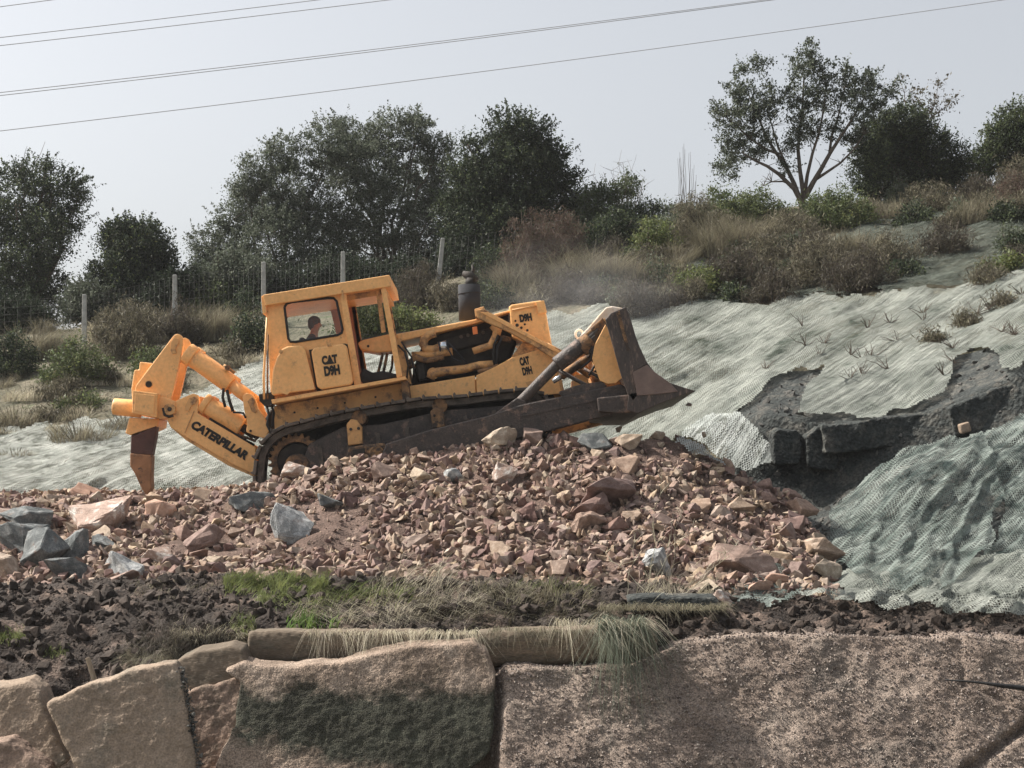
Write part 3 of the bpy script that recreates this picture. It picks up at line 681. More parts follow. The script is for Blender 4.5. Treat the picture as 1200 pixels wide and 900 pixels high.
#@@SLABS
# ---------------------------------------------------------------- broken concrete at the bottom
def rough_slab(name, poly, Yt, Yb, thick, m, label, cat, top=None, vox=0.019, amp=0.05, tilt=0.0, seed=0):
    """thick broken slab: outline on a leaning face (Yt at its top edge, Yb at its bottom edge), pushed back by thick"""
    ys = [p[1] for p in poly]; y0, y1 = min(ys), max(ys); xs = [p[0] for p in poly]; x0, x1 = min(xs), max(xs)
    q = []
    n = len(poly); pts = []
    for i in range(n):               # ragged edges
        a, b = poly[i], poly[(i+1) % n]; L = math.hypot(b[0]-a[0], b[1]-a[1]); k = max(1, int(L / 14))
        for j in range(k):
            t = j / k; x = a[0] + (b[0]-a[0]) * t; y = a[1] + (b[1]-a[1]) * t
            w_ = 0 if j == 0 else 2.2
            pts.append((x + rnd.uniform(-w_, w_), y + rnd.uniform(-w_, w_)))
    for x, y in pts:
        t = (y - y0) / (y1 - y0); Y = Yt + (Yb - Yt) * t + tilt * ((x - x0) / (x1 - x0) - 0.5); q.append(P(x, y, Y))
    ar = sum(q[i].x * q[(i+1) % len(q)].z - q[(i+1) % len(q)].x * q[i].z for i in range(len(q)))
    if ar < 0: q.reverse()
    c = sum(q, Vector()) / len(q); o3 = Vector((c.x, c.y, min(p.z for p in q)))
    bm = bmesh.new(); f = bm.faces.new([bm.verts.new(p - o3) for p in q])
    r = bmesh.ops.extrude_face_region(bm, geom=[f]); 
    for g in r['geom']:
        if isinstance(g, bmesh.types.BMVert): g.co += Vector((0, thick, 0.10 * thick))
    bmesh.ops.recalc_face_normals(bm, faces=bm.faces[:])
    me = bpy.data.meshes.new(name); bm.to_mesh(me); bm.free(); me.materials.append(M[m])
    o = bpy.data.objects.new(name, me); COL.objects.link(o); o.location = o3
    bv = o.modifiers.new('bevel', 'BEVEL'); bv.width = 0.02; bv.segments = 2; bv.limit_method = 'ANGLE'; bv.angle_limit = math.radians(50)
    rm = o.modifiers.new('remesh', 'REMESH'); rm.mode = 'VOXEL'; rm.voxel_size = vox; rm.use_smooth_shade = True
    for i, (sz_, st) in enumerate([(0.45, amp * 0.8), (0.10, amp * 0.5), (0.035, amp * 0.28)]):
        tx = bpy.data.textures.new(name + '_relief', 'CLOUDS'); tx.noise_scale = sz_; tx.noise_depth = 3
        dm = o.modifiers.new('relief', 'DISPLACE'); dm.texture = tx; dm.strength = st; dm.mid_level = 0.5; dm.texture_coords = 'GLOBAL'
    return tag(o, label, cat)
rough_slab('concrete_slab', [(-60,815),(-5,806),(30,800),(46,812),(60,850),(80,893),(60,905),(-60,905)], 19.9, 19.5, 0.5, 'concrete', 'broken concrete slab cut by the left picture edge, leaning behind the tilted slab', 'slab', tilt=0.1)
rough_slab('concrete_slab', [(-60,880),(10,868),(55,902),(70,960),(-60,960)], 19.35, 19.1, 0.4, 'concrete_red', 'low rubble-like concrete lump in the bottom left corner', 'slab')
rough_slab('concrete_slab', [(54,824),(110,800),(172,783),(205,777),(214,800),(222,850),(236,960),(120,960),(84,893)], 19.7, 19.0, 0.26, 'concrete', 'tilted tan concrete slab with a dark jagged right side, left of the reddish piece', 'slab', tilt=0.25)
rough_slab('concrete_slab', [(212,815),(280,792),(288,800),(290,840),(262,905),(250,960),(240,960)], 20.2, 19.6, 0.4, 'concrete_red', 'narrow reddish piece of concrete between the tilted slab and the stained slab', 'slab')
rough_slab('concrete_slab', [(262,786),(286,776),(330,782),(400,778),(445,765),(486,757),(555,753),(570,765),(580,792),(578,840),(574,882),(545,905),(540,960),(245,960),(252,900),(276,850),(280,800)], 20.35, 19.45, 0.42, 'slab_stain', 'large concrete slab with a wide dark green algae stain', 'slab', amp=0.045, tilt=0.25)
rough_slab('ledge_block', [(906,508),(912,503),(936,505),(940,536),(935,544),(908,545)], 32.3, 32.2, 0.5, 'ledge', 'dark squared block standing in the face of the ledge', 'block', vox=.026, amp=.09)
rough_slab('ledge_block', [(944,512),(960,500),(976,506),(984,540),(978,552),(946,548)], 32.2, 32.1, 0.5, 'ledge', 'dark rounded block right of the squared one in the ledge', 'block', vox=.026, amp=.09)
rough_slab('ledge_slab', [(962,498),(1010,494),(1060,488),(1100,479),(1104,500),(1098,515),(1040,524),(1000,530),(966,532)], 32.05, 31.95, 0.4, 'ledge', 'long smooth grey-green slab edge in the middle of the ledge face', 'slab', vox=.026, amp=.09)
rough_slab('ledge_stone', [(1124,498),(1136,494),(1139,505),(1127,509)], 31.5, 31.45, 0.2, 'concrete', 'small tan block lying at the foot of the ledge', 'block', vox=.02, amp=.02)
rough_slab('ledge_slab', [(1112,478),(1150,462),(1200,446),(1290,420),(1290,470),(1200,490),(1150,505),(1118,512)], 31.8, 31.6, 0.4, 'ledge', 'dark slab edge of the ledge at the right picture edge', 'slab', vox=.026, amp=.09)
ep = []
for k in range(520):
    t = rng.random(); x = np.interp(t, [0, .2, .5, 1], [211, 217, 224, 240]) + rng.normal() * 3.2; y = 782 + t * 150
    p = P(x, y, 19.72 - t * 0.5 + 0.08 + rng.normal() * .02); ep.append(list(p))
stuff_rocks('exposed_aggregate', np.array(ep), 0.008 + 0.028 * rng.random(520) ** 2, 'stone_dark', 'dark jagged stones exposed along the broken right side of the tilted slab', 'stones')
# smooth gutter pieces lying along the top of the slabs
def gutter(name, x0, y0, x1, y1, h, Y, m, label, r=0.6):
    a, b = P(x0, y0, Y), P(x1, y1, Y); H = h * Y / F
    o3 = (a + b) / 2; sec = []
    for k in range(9):                      # shallow rounded front, flat back
        t = math.pi * (k / 8.0 - 0.5); sec.append((-math.cos(t) * H * 0.20 + (0.10 * H if k < 2 else 0), math.sin(t) * H * 0.5))
    sec += [(H * 1.3, H * 0.5), (H * 1.3, -H * 0.5)]
    mb = MB(); N = 24; L = len(sec); vs = []
    for i in range(N + 1):
        t = i / N; c = a.lerp(b, t); w_ = 1 + 0.04 * fbm(c, 3.0, 3)
        for dy, dz in sec: vs.append((c.x, c.y + dy * w_, c.z + dz * w_ - H * 0.5 + 0.012 * fbm(c, 1.7, 3)))
    fs = [(i*L+j, i*L+(j+1) % L, (i+1)*L+(j+1) % L, (i+1)*L+j) for i in range(N) for j in range(L)]
    fs += [tuple(range(L))[::-1], tuple(N*L + j for j in range(L))]
    mb.add(vs, fs); mb.v = [Vector(v) for v in mb.v]
    o = mb.build(name, m, origin=o3, bevel=0.012, smooth=False); tag(o, label, 'gutter'); 
    rm = o.modifiers.new('remesh', 'REMESH'); rm.mode = 'VOXEL'; rm.voxel_size = 0.018; rm.use_smooth_shade = True
    for sz_, st in ((0.5, .05), (0.09, .022), (0.03, .012)):
        tx = bpy.data.textures.new('gutter_relief', 'CLOUDS'); tx.noise_scale = sz_; tx.noise_depth = 3
        dm = o.modifiers.new('relief', 'DISPLACE'); dm.texture = tx; dm.strength = st; dm.mid_level = 0.5; dm.texture_coords = 'GLOBAL'
    return o
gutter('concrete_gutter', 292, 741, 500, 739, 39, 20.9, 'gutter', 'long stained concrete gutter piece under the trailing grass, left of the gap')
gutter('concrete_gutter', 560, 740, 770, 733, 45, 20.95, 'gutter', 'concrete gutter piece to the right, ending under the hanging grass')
rough_slab('concrete_block', [(206,775),(230,764),(270,757),(284,762),(291,782),(290,795),(258,812),(228,820),(216,800)], 20.35, 20.15, 0.45, 'gutter', 'rounded tan concrete block left of the gutter with a dark gap beside it', 'block', amp=0.03)
rough_slab('concrete_beam', [(735,702),(752,700),(838,701),(845,707),(843,719),(740,719)], 21.75, 21.7, 0.4, 'ledge', 'dark greenish concrete beam half hidden behind the pale stalks', 'beam', amp=0.02)
hs = MB(); pp = [hitany([GB], a, b)[0] + Vector((0, -0.20, 0.04)) for a, b in [(1103,799),(1130,801),(1150,803),(1170,806),(1200,809),(1260,815)]]
hs.tube(pp, [0.008, 0.012, 0.017, 0.026, 0.030, 0.030], 8); tag(hs.build('hose', 'rubber', origin=pp[2], smooth=True), 'dark bluish hose lying on the slope at the right picture edge', 'hose')
st = MB(); pp = [hitany([BB], 112, 800)[0], hitany([BB], 112, 800)[0] + Vector((-0.09, 0, 0.28))]
st.tube(pp, [0.035, 0.03], 6); tag(st.build('wooden_stake', 'timber', origin=pp[0], bevel=0.004), 'short broken wooden stake standing in the dark soil at the left', 'stake')

#@@NETS
# ---------------------------------------------------------------- nets laid on the slopes
def inpoly(x, y, poly):
    c = False; n = len(poly)
    for i in range(n):
        x0, y0 = poly[i]; x1, y1 = poly[(i+1) % n]
        if (y0 > y) != (y1 > y) and x < (x1-x0) * (y-y0) / (y1-y0) + x0: c = not c
    return c
def net(name, poly, trees, m, label, step=3.0, fold=0.07, ang=40, lift=0.07, stretch=6.0, seed=0, over=None, fs=1.6, ragged=5, wr=0.03):
    xs = [p[0] for p in poly]; ys = [p[1] for p in poly]
    nx = int((max(xs) - min(xs)) / step) + 1; ny = int((max(ys) - min(ys)) / step) + 1
    ca, sa = math.cos(math.radians(ang)), math.sin(math.radians(ang))
    V = []; UV = []; idx = {}
    for i in range(nx + 1):
        for j in range(ny + 1):
            px = min(xs) + i * step; py = min(ys) + j * step
            rg = noise.noise(Vector((px * .035, py * .035, seed))) * ragged * 2
            if not inpoly(px + rg, py + rg, poly): continue
            c, n_ = hitany(trees, px, py)
            if c is None: continue
            u = c.x * ca + c.z * 1.3 * sa; v = -c.x * sa + c.z * 1.3 * ca
            f1 = 1 - abs(noise.noise(Vector((u / stretch * fs, v * fs, seed)))) * 2.6
            f2 = noise.noise(Vector((u / stretch * fs * 2.7, v * fs * 2.9, seed + 9)))
            f3 = 1 - abs(noise.noise(Vector((c.x * 2.1, c.y * 1.5, c.z * 2.6 + seed)))) * 2
            h = fold * (f1 * 0.6 + f2 * 0.45) + wr * f3 + lift
            if over: h += over(px, py)
            p = c + Vector((0, -0.75, 0.66)) * h
            idx[(i, j)] = len(V); V.append(p); UV.append((c.x, math.hypot(c.y * .5, c.z) * 1.0 + c.z * .5))
    Fs = [(idx[(i, j)], idx[(i, j+1)], idx[(i+1, j+1)], idx[(i+1, j)]) for (i, j) in idx if (i+1, j) in idx and (i, j+1) in idx and (i+1, j+1) in idx]
    if Fs:                                        # one connected sheet
        par = list(range(len(V)))
        def fd(a):
            while par[a] != a: par[a] = par[par[a]]; a = par[a]
            return a
        for f in Fs:
            for k in f[1:]: par[fd(f[0])] = fd(k)
        cnt = {}
        for f in Fs: cnt[fd(f[0])] = cnt.get(fd(f[0]), 0) + 1
        top = max(cnt, key=cnt.get); Fs = [f for f in Fs if fd(f[0]) == top]
    # drop faces that would span a jump in depth
    Fs = [f for f in Fs if max(V[k].y for k in f) - min(V[k].y for k in f) < 1.6]
    me = bpy.data.meshes.new(name); o3 = sum(V, Vector()) / len(V)
    me.from_pydata([v - o3 for v in V], [], Fs); me.update(); me.materials.append(M[m])
    uvl = me.uv_layers.new(name='UVMap')
    for lp in me.loops: uvl.data[lp.index].uv = UV[lp.vertex_index]
    me.polygons.foreach_set('use_smooth', [True] * len(me.polygons))
    o = bpy.data.objects.new(name, me); COL.objects.link(o); o.location = o3
    return tag(o, label, 'net')
net('erosion_net', [(470,395),(640,372),(700,362),(800,364),(860,358),(940,352),(1050,344),(1120,338),(1200,326),(1300,315),(1300,395),(1225,418),(1195,432),(1172,440),(1168,424),(1140,414),(1118,420),(1112,444),(1108,468),(1062,484),(1008,492),(968,494),(950,494),(934,494),(936,472),(948,448),(964,426),(925,446),(890,468),(866,488),(864,494),(862,500),(850,500),(700,560),(470,560)],
    [HB], 'net', 'large pale green erosion net with long folds behind the blade, above the dark ledge', 2.2, 0.085, 34, 0.10, 9.0, 1, wr=0.035, fs=3.2)
net('erosion_net', [(845,488),(868,492),(885,505),(905,530),(922,552),(890,560),(850,556),(815,540),(790,530),(800,505)],
    [HB, RB], 'net_mesh', 'sheer silvery net tongue hanging between the heap and the dark ledge', 2.2, 0.05, 60, 0.14, 3.0, 2, fs=3)
net('erosion_net', [(-60,505),(60,500),(150,492),(240,455),(300,425),(330,410),(520,395),(520,600),(-60,600)],
    [HB], 'net_left', 'pale grey erosion net on the slope behind the ripper', 2.4, 0.085, 40, 0.08, 10.0, 3, fs=3.6, wr=0.02)
net('erosion_net', [(962,640),(985,600),(1010,572),(1050,545),(1090,522),(1120,512),(1150,520),(1162,560),(1175,600),(1150,660),(1110,700),(1060,712),(1000,690),(975,668)],
    [LB], 'net_low', 'sheer crumpled green net draped over the mound at the lower right', 2.0, 0.24, 48, 0.16, 10.0, 4, over=lambda x, y: 0.35 * math.exp(-((x-1075)/60)**2 - ((y-580)/55)**2), wr=0.02, fs=3.0)
net('erosion_net', [(925,702),(960,690),(1010,672),(1060,668),(1110,662),(1180,655),(1300,640),(1300,725),(1200,728),(1120,724),(1040,722),(960,712)],
    [LB, BB], 'net', 'pale green net in sunlit folds at the foot of the lower mound', 2.0, 0.12, 30, 0.14, 10.0, 5, fs=2.8, wr=.02)
net('erosion_net', [(1120,512),(1200,488),(1300,455),(1300,650),(1180,662),(1150,660),(1175,600),(1160,560)],
    [LB], 'net_low', 'dark sheer net at the right picture edge below the ledge', 2.4, 0.10, 30, 0.10, 9.0, 6, fs=2.2)
net('erosion_net', [(800,300),(870,285),(960,275),(1020,262),(1080,252),(1140,248),(1200,240),(1300,225),(1300,322),(1200,330),(1110,340),(1040,346),(900,356),(760,364),(700,345)],
    [HB], 'net_old', 'old grey-green net overgrown by shrubs high on the right slope', 3.0, 0.10, 60, 0.06, 4.0, 7)
net('erosion_net', [(862,640),(900,650),(945,690),(985,668),(1010,672),(960,690),(930,708),(850,712)],
    [LB, BB, RB], 'net_low', 'dark blue-green net pressed flat beside the toe of the stone heap', 2.4, 0.02, 20, 0.03, 4.0, 8)

#@@PLANTS
# ---------------------------------------------------------------- foliage
def leaf_mesh(name, centres, sizes, m, aspect=0.5, upbias=None):
    n = len(centres); g = rng
    a = g.normal(size=(n, 3)); a /= np.linalg.norm(a, axis=1)[:, None]
    if upbias is not None: a = a * (1 - upbias) + np.array([0, 0, 1.0]) * upbias; a /= np.linalg.norm(a, axis=1)[:, None]
    b = g.normal(size=(n, 3)); b -= a * (a * b).sum(1)[:, None]; b /= np.linalg.norm(b, axis=1)[:, None]
    s = np.asarray(sizes)[:, None]
    V = np.stack([centres - a*s, centres + b*s*aspect, centres + a*s, centres - b*s*aspect], 1).reshape(-1, 3)
    return fast_mesh(name, V, np.arange(n * 4).reshape(-1, 4), m)
def crown_points(blobs, Y, n, density_in=0.35, clump=0.16, depth=1.0, spray=0.22):
    """blobs in picture pixels at distance Y -> leaf centres: uneven clumps through each blob, and feathery sprays at its rim"""
    ar = np.array([b[2] ** 2 for b in blobs], float); out = []
    for b, cnt in zip(blobs, (n * ar / ar.sum()).astype(int)):
        c = np.array(P(b[0], b[1], Y)); r = b[2] * Y / F; yo = rng.normal() * r * 0.4 * depth
        nc = max(6, int(cnt / 60)); c = c + np.array([0, yo, 0])
        d = rng.normal(size=(nc, 3)); d /= np.linalg.norm(d, axis=1)[:, None]
        lob = np.array([0.86 + 0.55 * noise.noise(Vector(q) * 1.7 + Vector((b[0] * .13, b[1] * .17, 0))) for q in d])
        rad = np.where(rng.random(nc) < density_in, rng.random(nc) ** .6, 0.70 + 0.36 * rng.random(nc)) * lob
        cc = c + d * rad[:, None] * r * np.array([1.04, depth, 1.08])
        k = rng.integers(nc, size=cnt); cs = clump * (0.35 + 0.9 * rng.random(nc) ** 1.5)
        wgt = rng.random(nc) ** 0.5; k = rng.choice(nc, size=cnt, p=wgt / wgt.sum())
        p = cc[k] + rng.normal(size=(cnt, 3)) * cs[k][:, None] * np.array([1.1, 1.1, .8])
        m_ = int(cnt * spray); ns = max(4, m_ // 26)                    # sprays
        sd = rng.normal(size=(ns, 3)); sd[:, 2] = np.abs(sd[:, 2]) * .9 + .15; sd /= np.linalg.norm(sd, axis=1)[:, None]
        st = c + sd * r * (0.72 + 0.28 * rng.random((ns, 1))); L = (0.14 + 0.36 * rng.random((ns, 1)) ** 1.6)
        dr = sd + np.array([0, 0, .55]) + rng.normal(size=(ns, 3)) * .35; dr /= np.linalg.norm(dr, axis=1)[:, None]
        k2 = rng.integers(ns, size=m_); t = rng.random((m_, 1))
        p[:m_] = st[k2] + dr[k2] * L[k2] * t + rng.normal(size=(m_, 3)) * 0.035 * (1.3 - t)
        out.append(p)
    return np.concatenate(out)
def sub_origin(me, o3):
    co = np.zeros(len(me.vertices) * 3, np.float32); me.vertices.foreach_get('co', co)
    co = co.reshape(-1, 3) - np.array(o3, np.float32); me.vertices.foreach_set('co', co.ravel()); me.update()
def limb(mb, a, b, r0, r1, wig=0.12, n=6, seg=6):
    a = Vector(a); b = Vector(b); L = (b - a).length; pts = []
    for i in range(n + 1):
        t = i / n; p = a.lerp(b, t); k = math.sin(math.pi * t) * L * wig
        pts.append(p + Vector((rnd.uniform(-1, 1), rnd.uniform(-1, 1), rnd.uniform(-.5, 1))) * k * 0.6)
    mb.tube(pts, [r0 + (r1 - r0) * i / n for i in range(n + 1)], seg); return pts
def tree(name, label, cat, base_px, base_py, Y, blobs, n, leaf, m, trunk=0.14, m2=None, frac2=0.25, group=None, clump=0.16, din=0.35, depth=1.0, twigs=40, crotch=0.25, paths=None):
    base = P(base_px, base_py, Y)
    root = empty(name, base); tag(root, label, cat, group)
    mb = MB(); cx_ = sum(b[0] for b in blobs) / len(blobs); cyy = sum(b[1] for b in blobs) / len(blobs)
    top = P(base_px * .6 + cx_ * .4, base_py + (cyy - base_py) * crotch * 2, Y)
    base2 = base - Vector((0, 0, 0.5)); 
    ends = []
    if paths:                                             # limbs followed one by one
        mb.tube([base2, base], [trunk * 1.3, trunk], 8)
        for pth, r0 in paths:
            yy = rnd.uniform(-.5, .5); pts = [P(a, b, Y) + Vector((0, yy * i_ / len(pth), 0)) for i_, (a, b) in enumerate(pth)]
            mb.tube(pts, [r0 * (1 - .72 * i_ / (len(pts) - 1)) for i_ in range(len(pts))], 7); ends.append(pts)
    else:
        fork = base.lerp(top, 0.5); mb.tube([base2, base, base.lerp(fork, .5) + Vector((.05, 0, 0)), fork], [trunk * 1.25, trunk, trunk * .85, trunk * .7], 8)
    for b in ([] if paths else blobs):
        e = P(b[0], b[1], Y); e.y += rnd.uniform(-.5, .5) * b[2] * Y / F
        pts = limb(mb, fork if rnd.random() < .6 or not ends else ends[-1][2], e, trunk * .5, trunk * .12, 0.10, 6, 5); ends.append(pts)
    for k in range(twigs):
        pts = rnd.choice(ends); s = rnd.choice(pts[2:]); b = rnd.choice(blobs)
        if paths: b = min(rnd.sample(blobs, 6), key=lambda q: (P(q[0], q[1], Y) - s).length)
        d = Vector((rnd.gauss(0, 1), rnd.gauss(0, 1), abs(rnd.gauss(0, 1)))).normalized() * b[2] * Y / F * rnd.uniform(.5, 1.1)
        limb(mb, s, s + d, trunk * .10, trunk * .03, 0.08, 4, 4)
    mb.build('trunk', 'bark', root, smooth=True)
    pts = crown_points(blobs, Y, n, din, clump, depth)
    if m2:
        sel = rng.random(len(pts)) < frac2
        me2 = leaf_mesh('foliage', pts[sel], leaf * (0.6 + 0.8 * rng.random(sel.sum())), m2); sub_origin(me2, base)
        o2 = bpy.data.objects.new('foliage', me2); COL.objects.link(o2); o2.parent = root; pts = pts[~sel]
    me = leaf_mesh('crown', pts, leaf * (0.6 + 0.8 * rng.random(len(pts))), m); sub_origin(me, base)
    o = bpy.data.objects.new('crown', me); COL.objects.link(o); o.parent = root
    return root

tree('evergreen_tree', 'dark dense tree at the left picture edge beyond the fence', 'tree', 40, 400, 52,
     [(20,240,45),(62,226,34),(92,222,18),(35,290,42),(62,285,32),(8,350,45),(48,350,34),(-50,280,70),(-60,350,60),(80,260,22),(20,205,18),(52,200,14),(35,330,40)], 100000, 0.035, 'leaf_dark', 0.16, 'leaf_mid', 0.3)
tree('evergreen_tree', 'dark round bush-like tree between the left-edge tree and the big grey-green one', 'tree', 160, 392, 51,
     [(162,300,38),(138,282,20),(186,312,26),(160,345,38),(198,340,22),(130,330,24),(150,272,14),(176,278,14)], 60000, 0.035, 'leaf_dark', 0.12, 'leaf_bright', 0.08)
tree('olive_tree', 'wide grey-green tree, left half of the big clump behind the cab', 'tree', 330, 385, 53,
     [(302,205,22),(338,185,26),(300,245,34),(345,235,42),(385,175,30),(265,262,18),(278,290,26),(330,290,42),(380,270,40),(285,225,18),(240,290,20),(250,320,24),(300,335,30),(365,330,34),(318,175,10)], 105000, 0.032, 'leaf_olive', 0.12, 'leaf_dark', 0.22, clump=0.14)
tree('olive_tree', 'tall grey-green tree, right half of the big clump behind the cab', 'tree', 455, 370, 54,
     [(420,170,26),(455,160,28),(490,158,24),(515,180,20),(485,138,10),(430,210,42),(485,210,40),(525,225,28),(450,260,46),(510,270,40),(410,290,34),(470,315,42),(400,150,14),(530,300,30),(395,200,24)], 120000, 0.032, 'leaf_olive', 0.12, 'leaf_dark', 0.22, clump=0.14)
tree('dark_conifer', 'tallest near-black tree behind the exhaust stack', 'tree', 600, 350, 51,
     [(598,155,26),(625,162,24),(582,185,28),(640,190,24),(612,210,46),(663,215,18),(565,225,36),(640,245,36),(590,270,56),(555,290,40),(640,285,36),(672,245,18),(545,205,22),(535,245,24),(600,325,40),(548,170,10)], 140000, 0.036, 'leaf_dark', 0.2, 'leaf_mid', 0.14)
tree('leafy_tree', 'small hazy tree with bare twiggy top right of the near-black tree', 'tree', 712, 292, 50.5,
     [(700,240,24),(725,258,20),(742,275,14),(690,265,22),(715,280,22),(735,220,14)], 22000, 0.036, 'leaf_mid', 0.07, 'leaf_olive', 0.4, twigs=90, crotch=.2)
tree('olive_tree', 'open-crowned tree with branching pale trunk standing alone on the ridge', 'tree', 941, 244, 52.0,
     [(872,108,22),(892,78,13),(868,82,9),(885,138,24),(858,150,22),(845,140,12),(838,128,7),(862,185,22),(850,205,14),(888,172,20),(905,120,18),(946,62,12),(940,85,20),(962,90,18),(935,118,22),(968,118,20),(945,150,20),(925,165,16),(972,150,14),(992,78,8),(1000,100,20),(1020,95,14),(1005,130,22),(1028,118,14),(1000,160,18),(1045,105,10),(920,200,10)], 34000, 0.036, 'leaf_olive', 0.13, 'leaf_dark', 0.5, clump=0.13, din=0.5, twigs=150, crotch=.22,
     paths=[([(941,246),(938,236),(930,222),(912,205),(898,196),(884,190),(870,182)], .085), ([(938,236),(931,215),(922,195),(912,180),(900,160),(890,135),(880,110)], .075),
            ([(941,240),(941,222),(938,200),(936,175),(938,150),(942,120),(944,85)], .08), ([(943,232),(952,215),(962,198),(972,180),(985,160),(998,140),(1012,115)], .085),
            ([(943,225),(946,205),(952,180),(960,155),(966,125),(968,100)], .06), ([(952,213),(966,204),(984,192),(1000,176),(1010,160)], .05),
            ([(931,218),(918,212),(905,212),(896,216)], .035), ([(912,180),(898,176),(880,165),(862,150),(848,138)], .045), ([(922,195),(912,170),(906,145),(900,120)], .04), ([(972,180),(975,160),(985,130),(992,100)], .045)])
tree('evergreen_tree', 'dense dark green bushy tree directly right of the lone open-crowned tree', 'tree', 1060, 240, 53,
     [(1030,165,26),(1015,200,26),(1058,150,26),(1075,165,24),(1098,180,22),(1050,195,36),(1095,210,32),(1120,215,24),(1030,225,24),(1075,228,28),(1130,190,12)], 80000, 0.035, 'leaf_dark', 0.13, 'leaf_mid', 0.35)
tree('bare_tree', 'thin nearly bare saplings sticking out above the bushy tree on the ridge', 'tree', 1080, 200, 53.5,
     [(1070,115,14),(1090,130,16),(1112,120,10),(1055,95,6),(1100,100,7)], 900, 0.045, 'leaf_brown', 0.05, twigs=160, crotch=.25)
tree('evergreen_tree', 'green rounded tree at the right picture edge on the ridge', 'tree', 1190, 220, 52,
     [(1172,165,22),(1192,140,18),(1195,175,34),(1160,190,20),(1225,160,40),(1150,205,14),(1200,205,26),(1260,150,50)], 60000, 0.035, 'leaf_mid', 0.13, 'leaf_dark', 0.4)
# undergrowth beyond the fence
for i, (px, py, rr, m_, lab) in enumerate([(225,345,26,'leaf_dark','dark thicket under the left edge of the big grey-green tree'),(255,355,24,'leaf_mid','green thicket below the big grey-green tree'),
        (105,352,22,'leaf_olive','thin grey-green undergrowth in the gap beside the left-edge tree'),(300,350,26,'leaf_dark','dark undergrowth behind the third fence post'),
        (350,345,26,'leaf_dark','dark undergrowth left of the fourth fence post'),(430,335,28,'leaf_dark','dark undergrowth right of the fourth fence post'),(480,330,28,'leaf_dark','dark undergrowth left of the tilted fence post'),
        (20,375,30,'leaf_dark','dark undergrowth below the left-edge tree'),
        (130,362,24,'leaf_dark','dark undergrowth between the first two fence posts'),(205,345,24,'leaf_dark','dark undergrowth behind the second fence post'),
        (395,325,30,'leaf_dark','dark undergrowth behind the middle of the big grey-green clump'),(545,318,32,'leaf_dark','dark undergrowth behind the tilted fence post'),
        (275,318,26,'leaf_olive','grey-green undergrowth at the left of the big clump'),(660,300,26,'leaf_dark','dark undergrowth below the hazy small tree')]):
    c = P(px, py + rr, 50.0); root = empty('thicket', c); tag(root, lab, 'bush')
    pts = crown_points([(px, py, rr), (px - rr*.8, py + rr*.4, rr*.7), (px + rr*.9, py + rr*.3, rr*.7)], 50.0, 16000, 0.4, 0.15)
    me = leaf_mesh('foliage', pts, 0.038 * (0.6 + 0.8 * rng.random(len(pts))), m_); sub_origin(me, c)
    o = bpy.data.objects.new('foliage', me); COL.objects.link(o); o.parent = root
    tb = MB()
    for k in range(10): limb(tb, c + Vector((rnd.uniform(-.3, .3), 0, -.1)), c + Vector((rnd.uniform(-.7, .7), rnd.uniform(-.4, .4), rr * 1.6 * 50 / F)), 0.025, 0.008, .1, 4, 4)
    tb.build('stem', 'bark', root)

def blades(pts, h, lean, wd, seed, droop=0.5, seg=3):
    """curved grass blades: base points, heights, lean vectors"""
    g = np.random.default_rng(seed); n = len(pts)
    hh = h * (0.25 + 1.1 * g.random(n)); d = g.normal(size=(n, 3)); d[:, 2] = 0; d /= np.linalg.norm(d, axis=1)[:, None] + 1e-6
    L = np.array(lean) * (0.35 + 1.1 * g.random((n, 1))) + d * 0.5 * g.random((n, 1)) ** .5 + np.stack([np.sin(pts[:, 0] * 9) * .3, np.zeros(n), np.cos(pts[:, 0] * 13) * .12], 1); side = np.stack([-d[:, 1], d[:, 0], np.zeros(n)], 1); side[:, 0] += 0.6; side /= np.linalg.norm(side, axis=1)[:, None]
    V = []
    for i in range(seg + 1):
        t = i / seg; wv = wd * (1 - t * 0.85)
        c = pts + (np.array([0, 0, 1.0]) * (t - droop * t * t) + L * t * t * 0.9 + L * t * .25) * hh[:, None]
        V.append(c - side * wv); V.append(c + side * wv)
    V = np.stack(V, 1); k = 2 * (seg + 1)
    q = np.array([[2*i, 2*i+1, 2*i+3, 2*i+2] for i in range(seg)])
    Q = (np.arange(n)[:, None, None] * k + q[None]).reshape(-1, 4)
    return V.reshape(-1, 3), Q
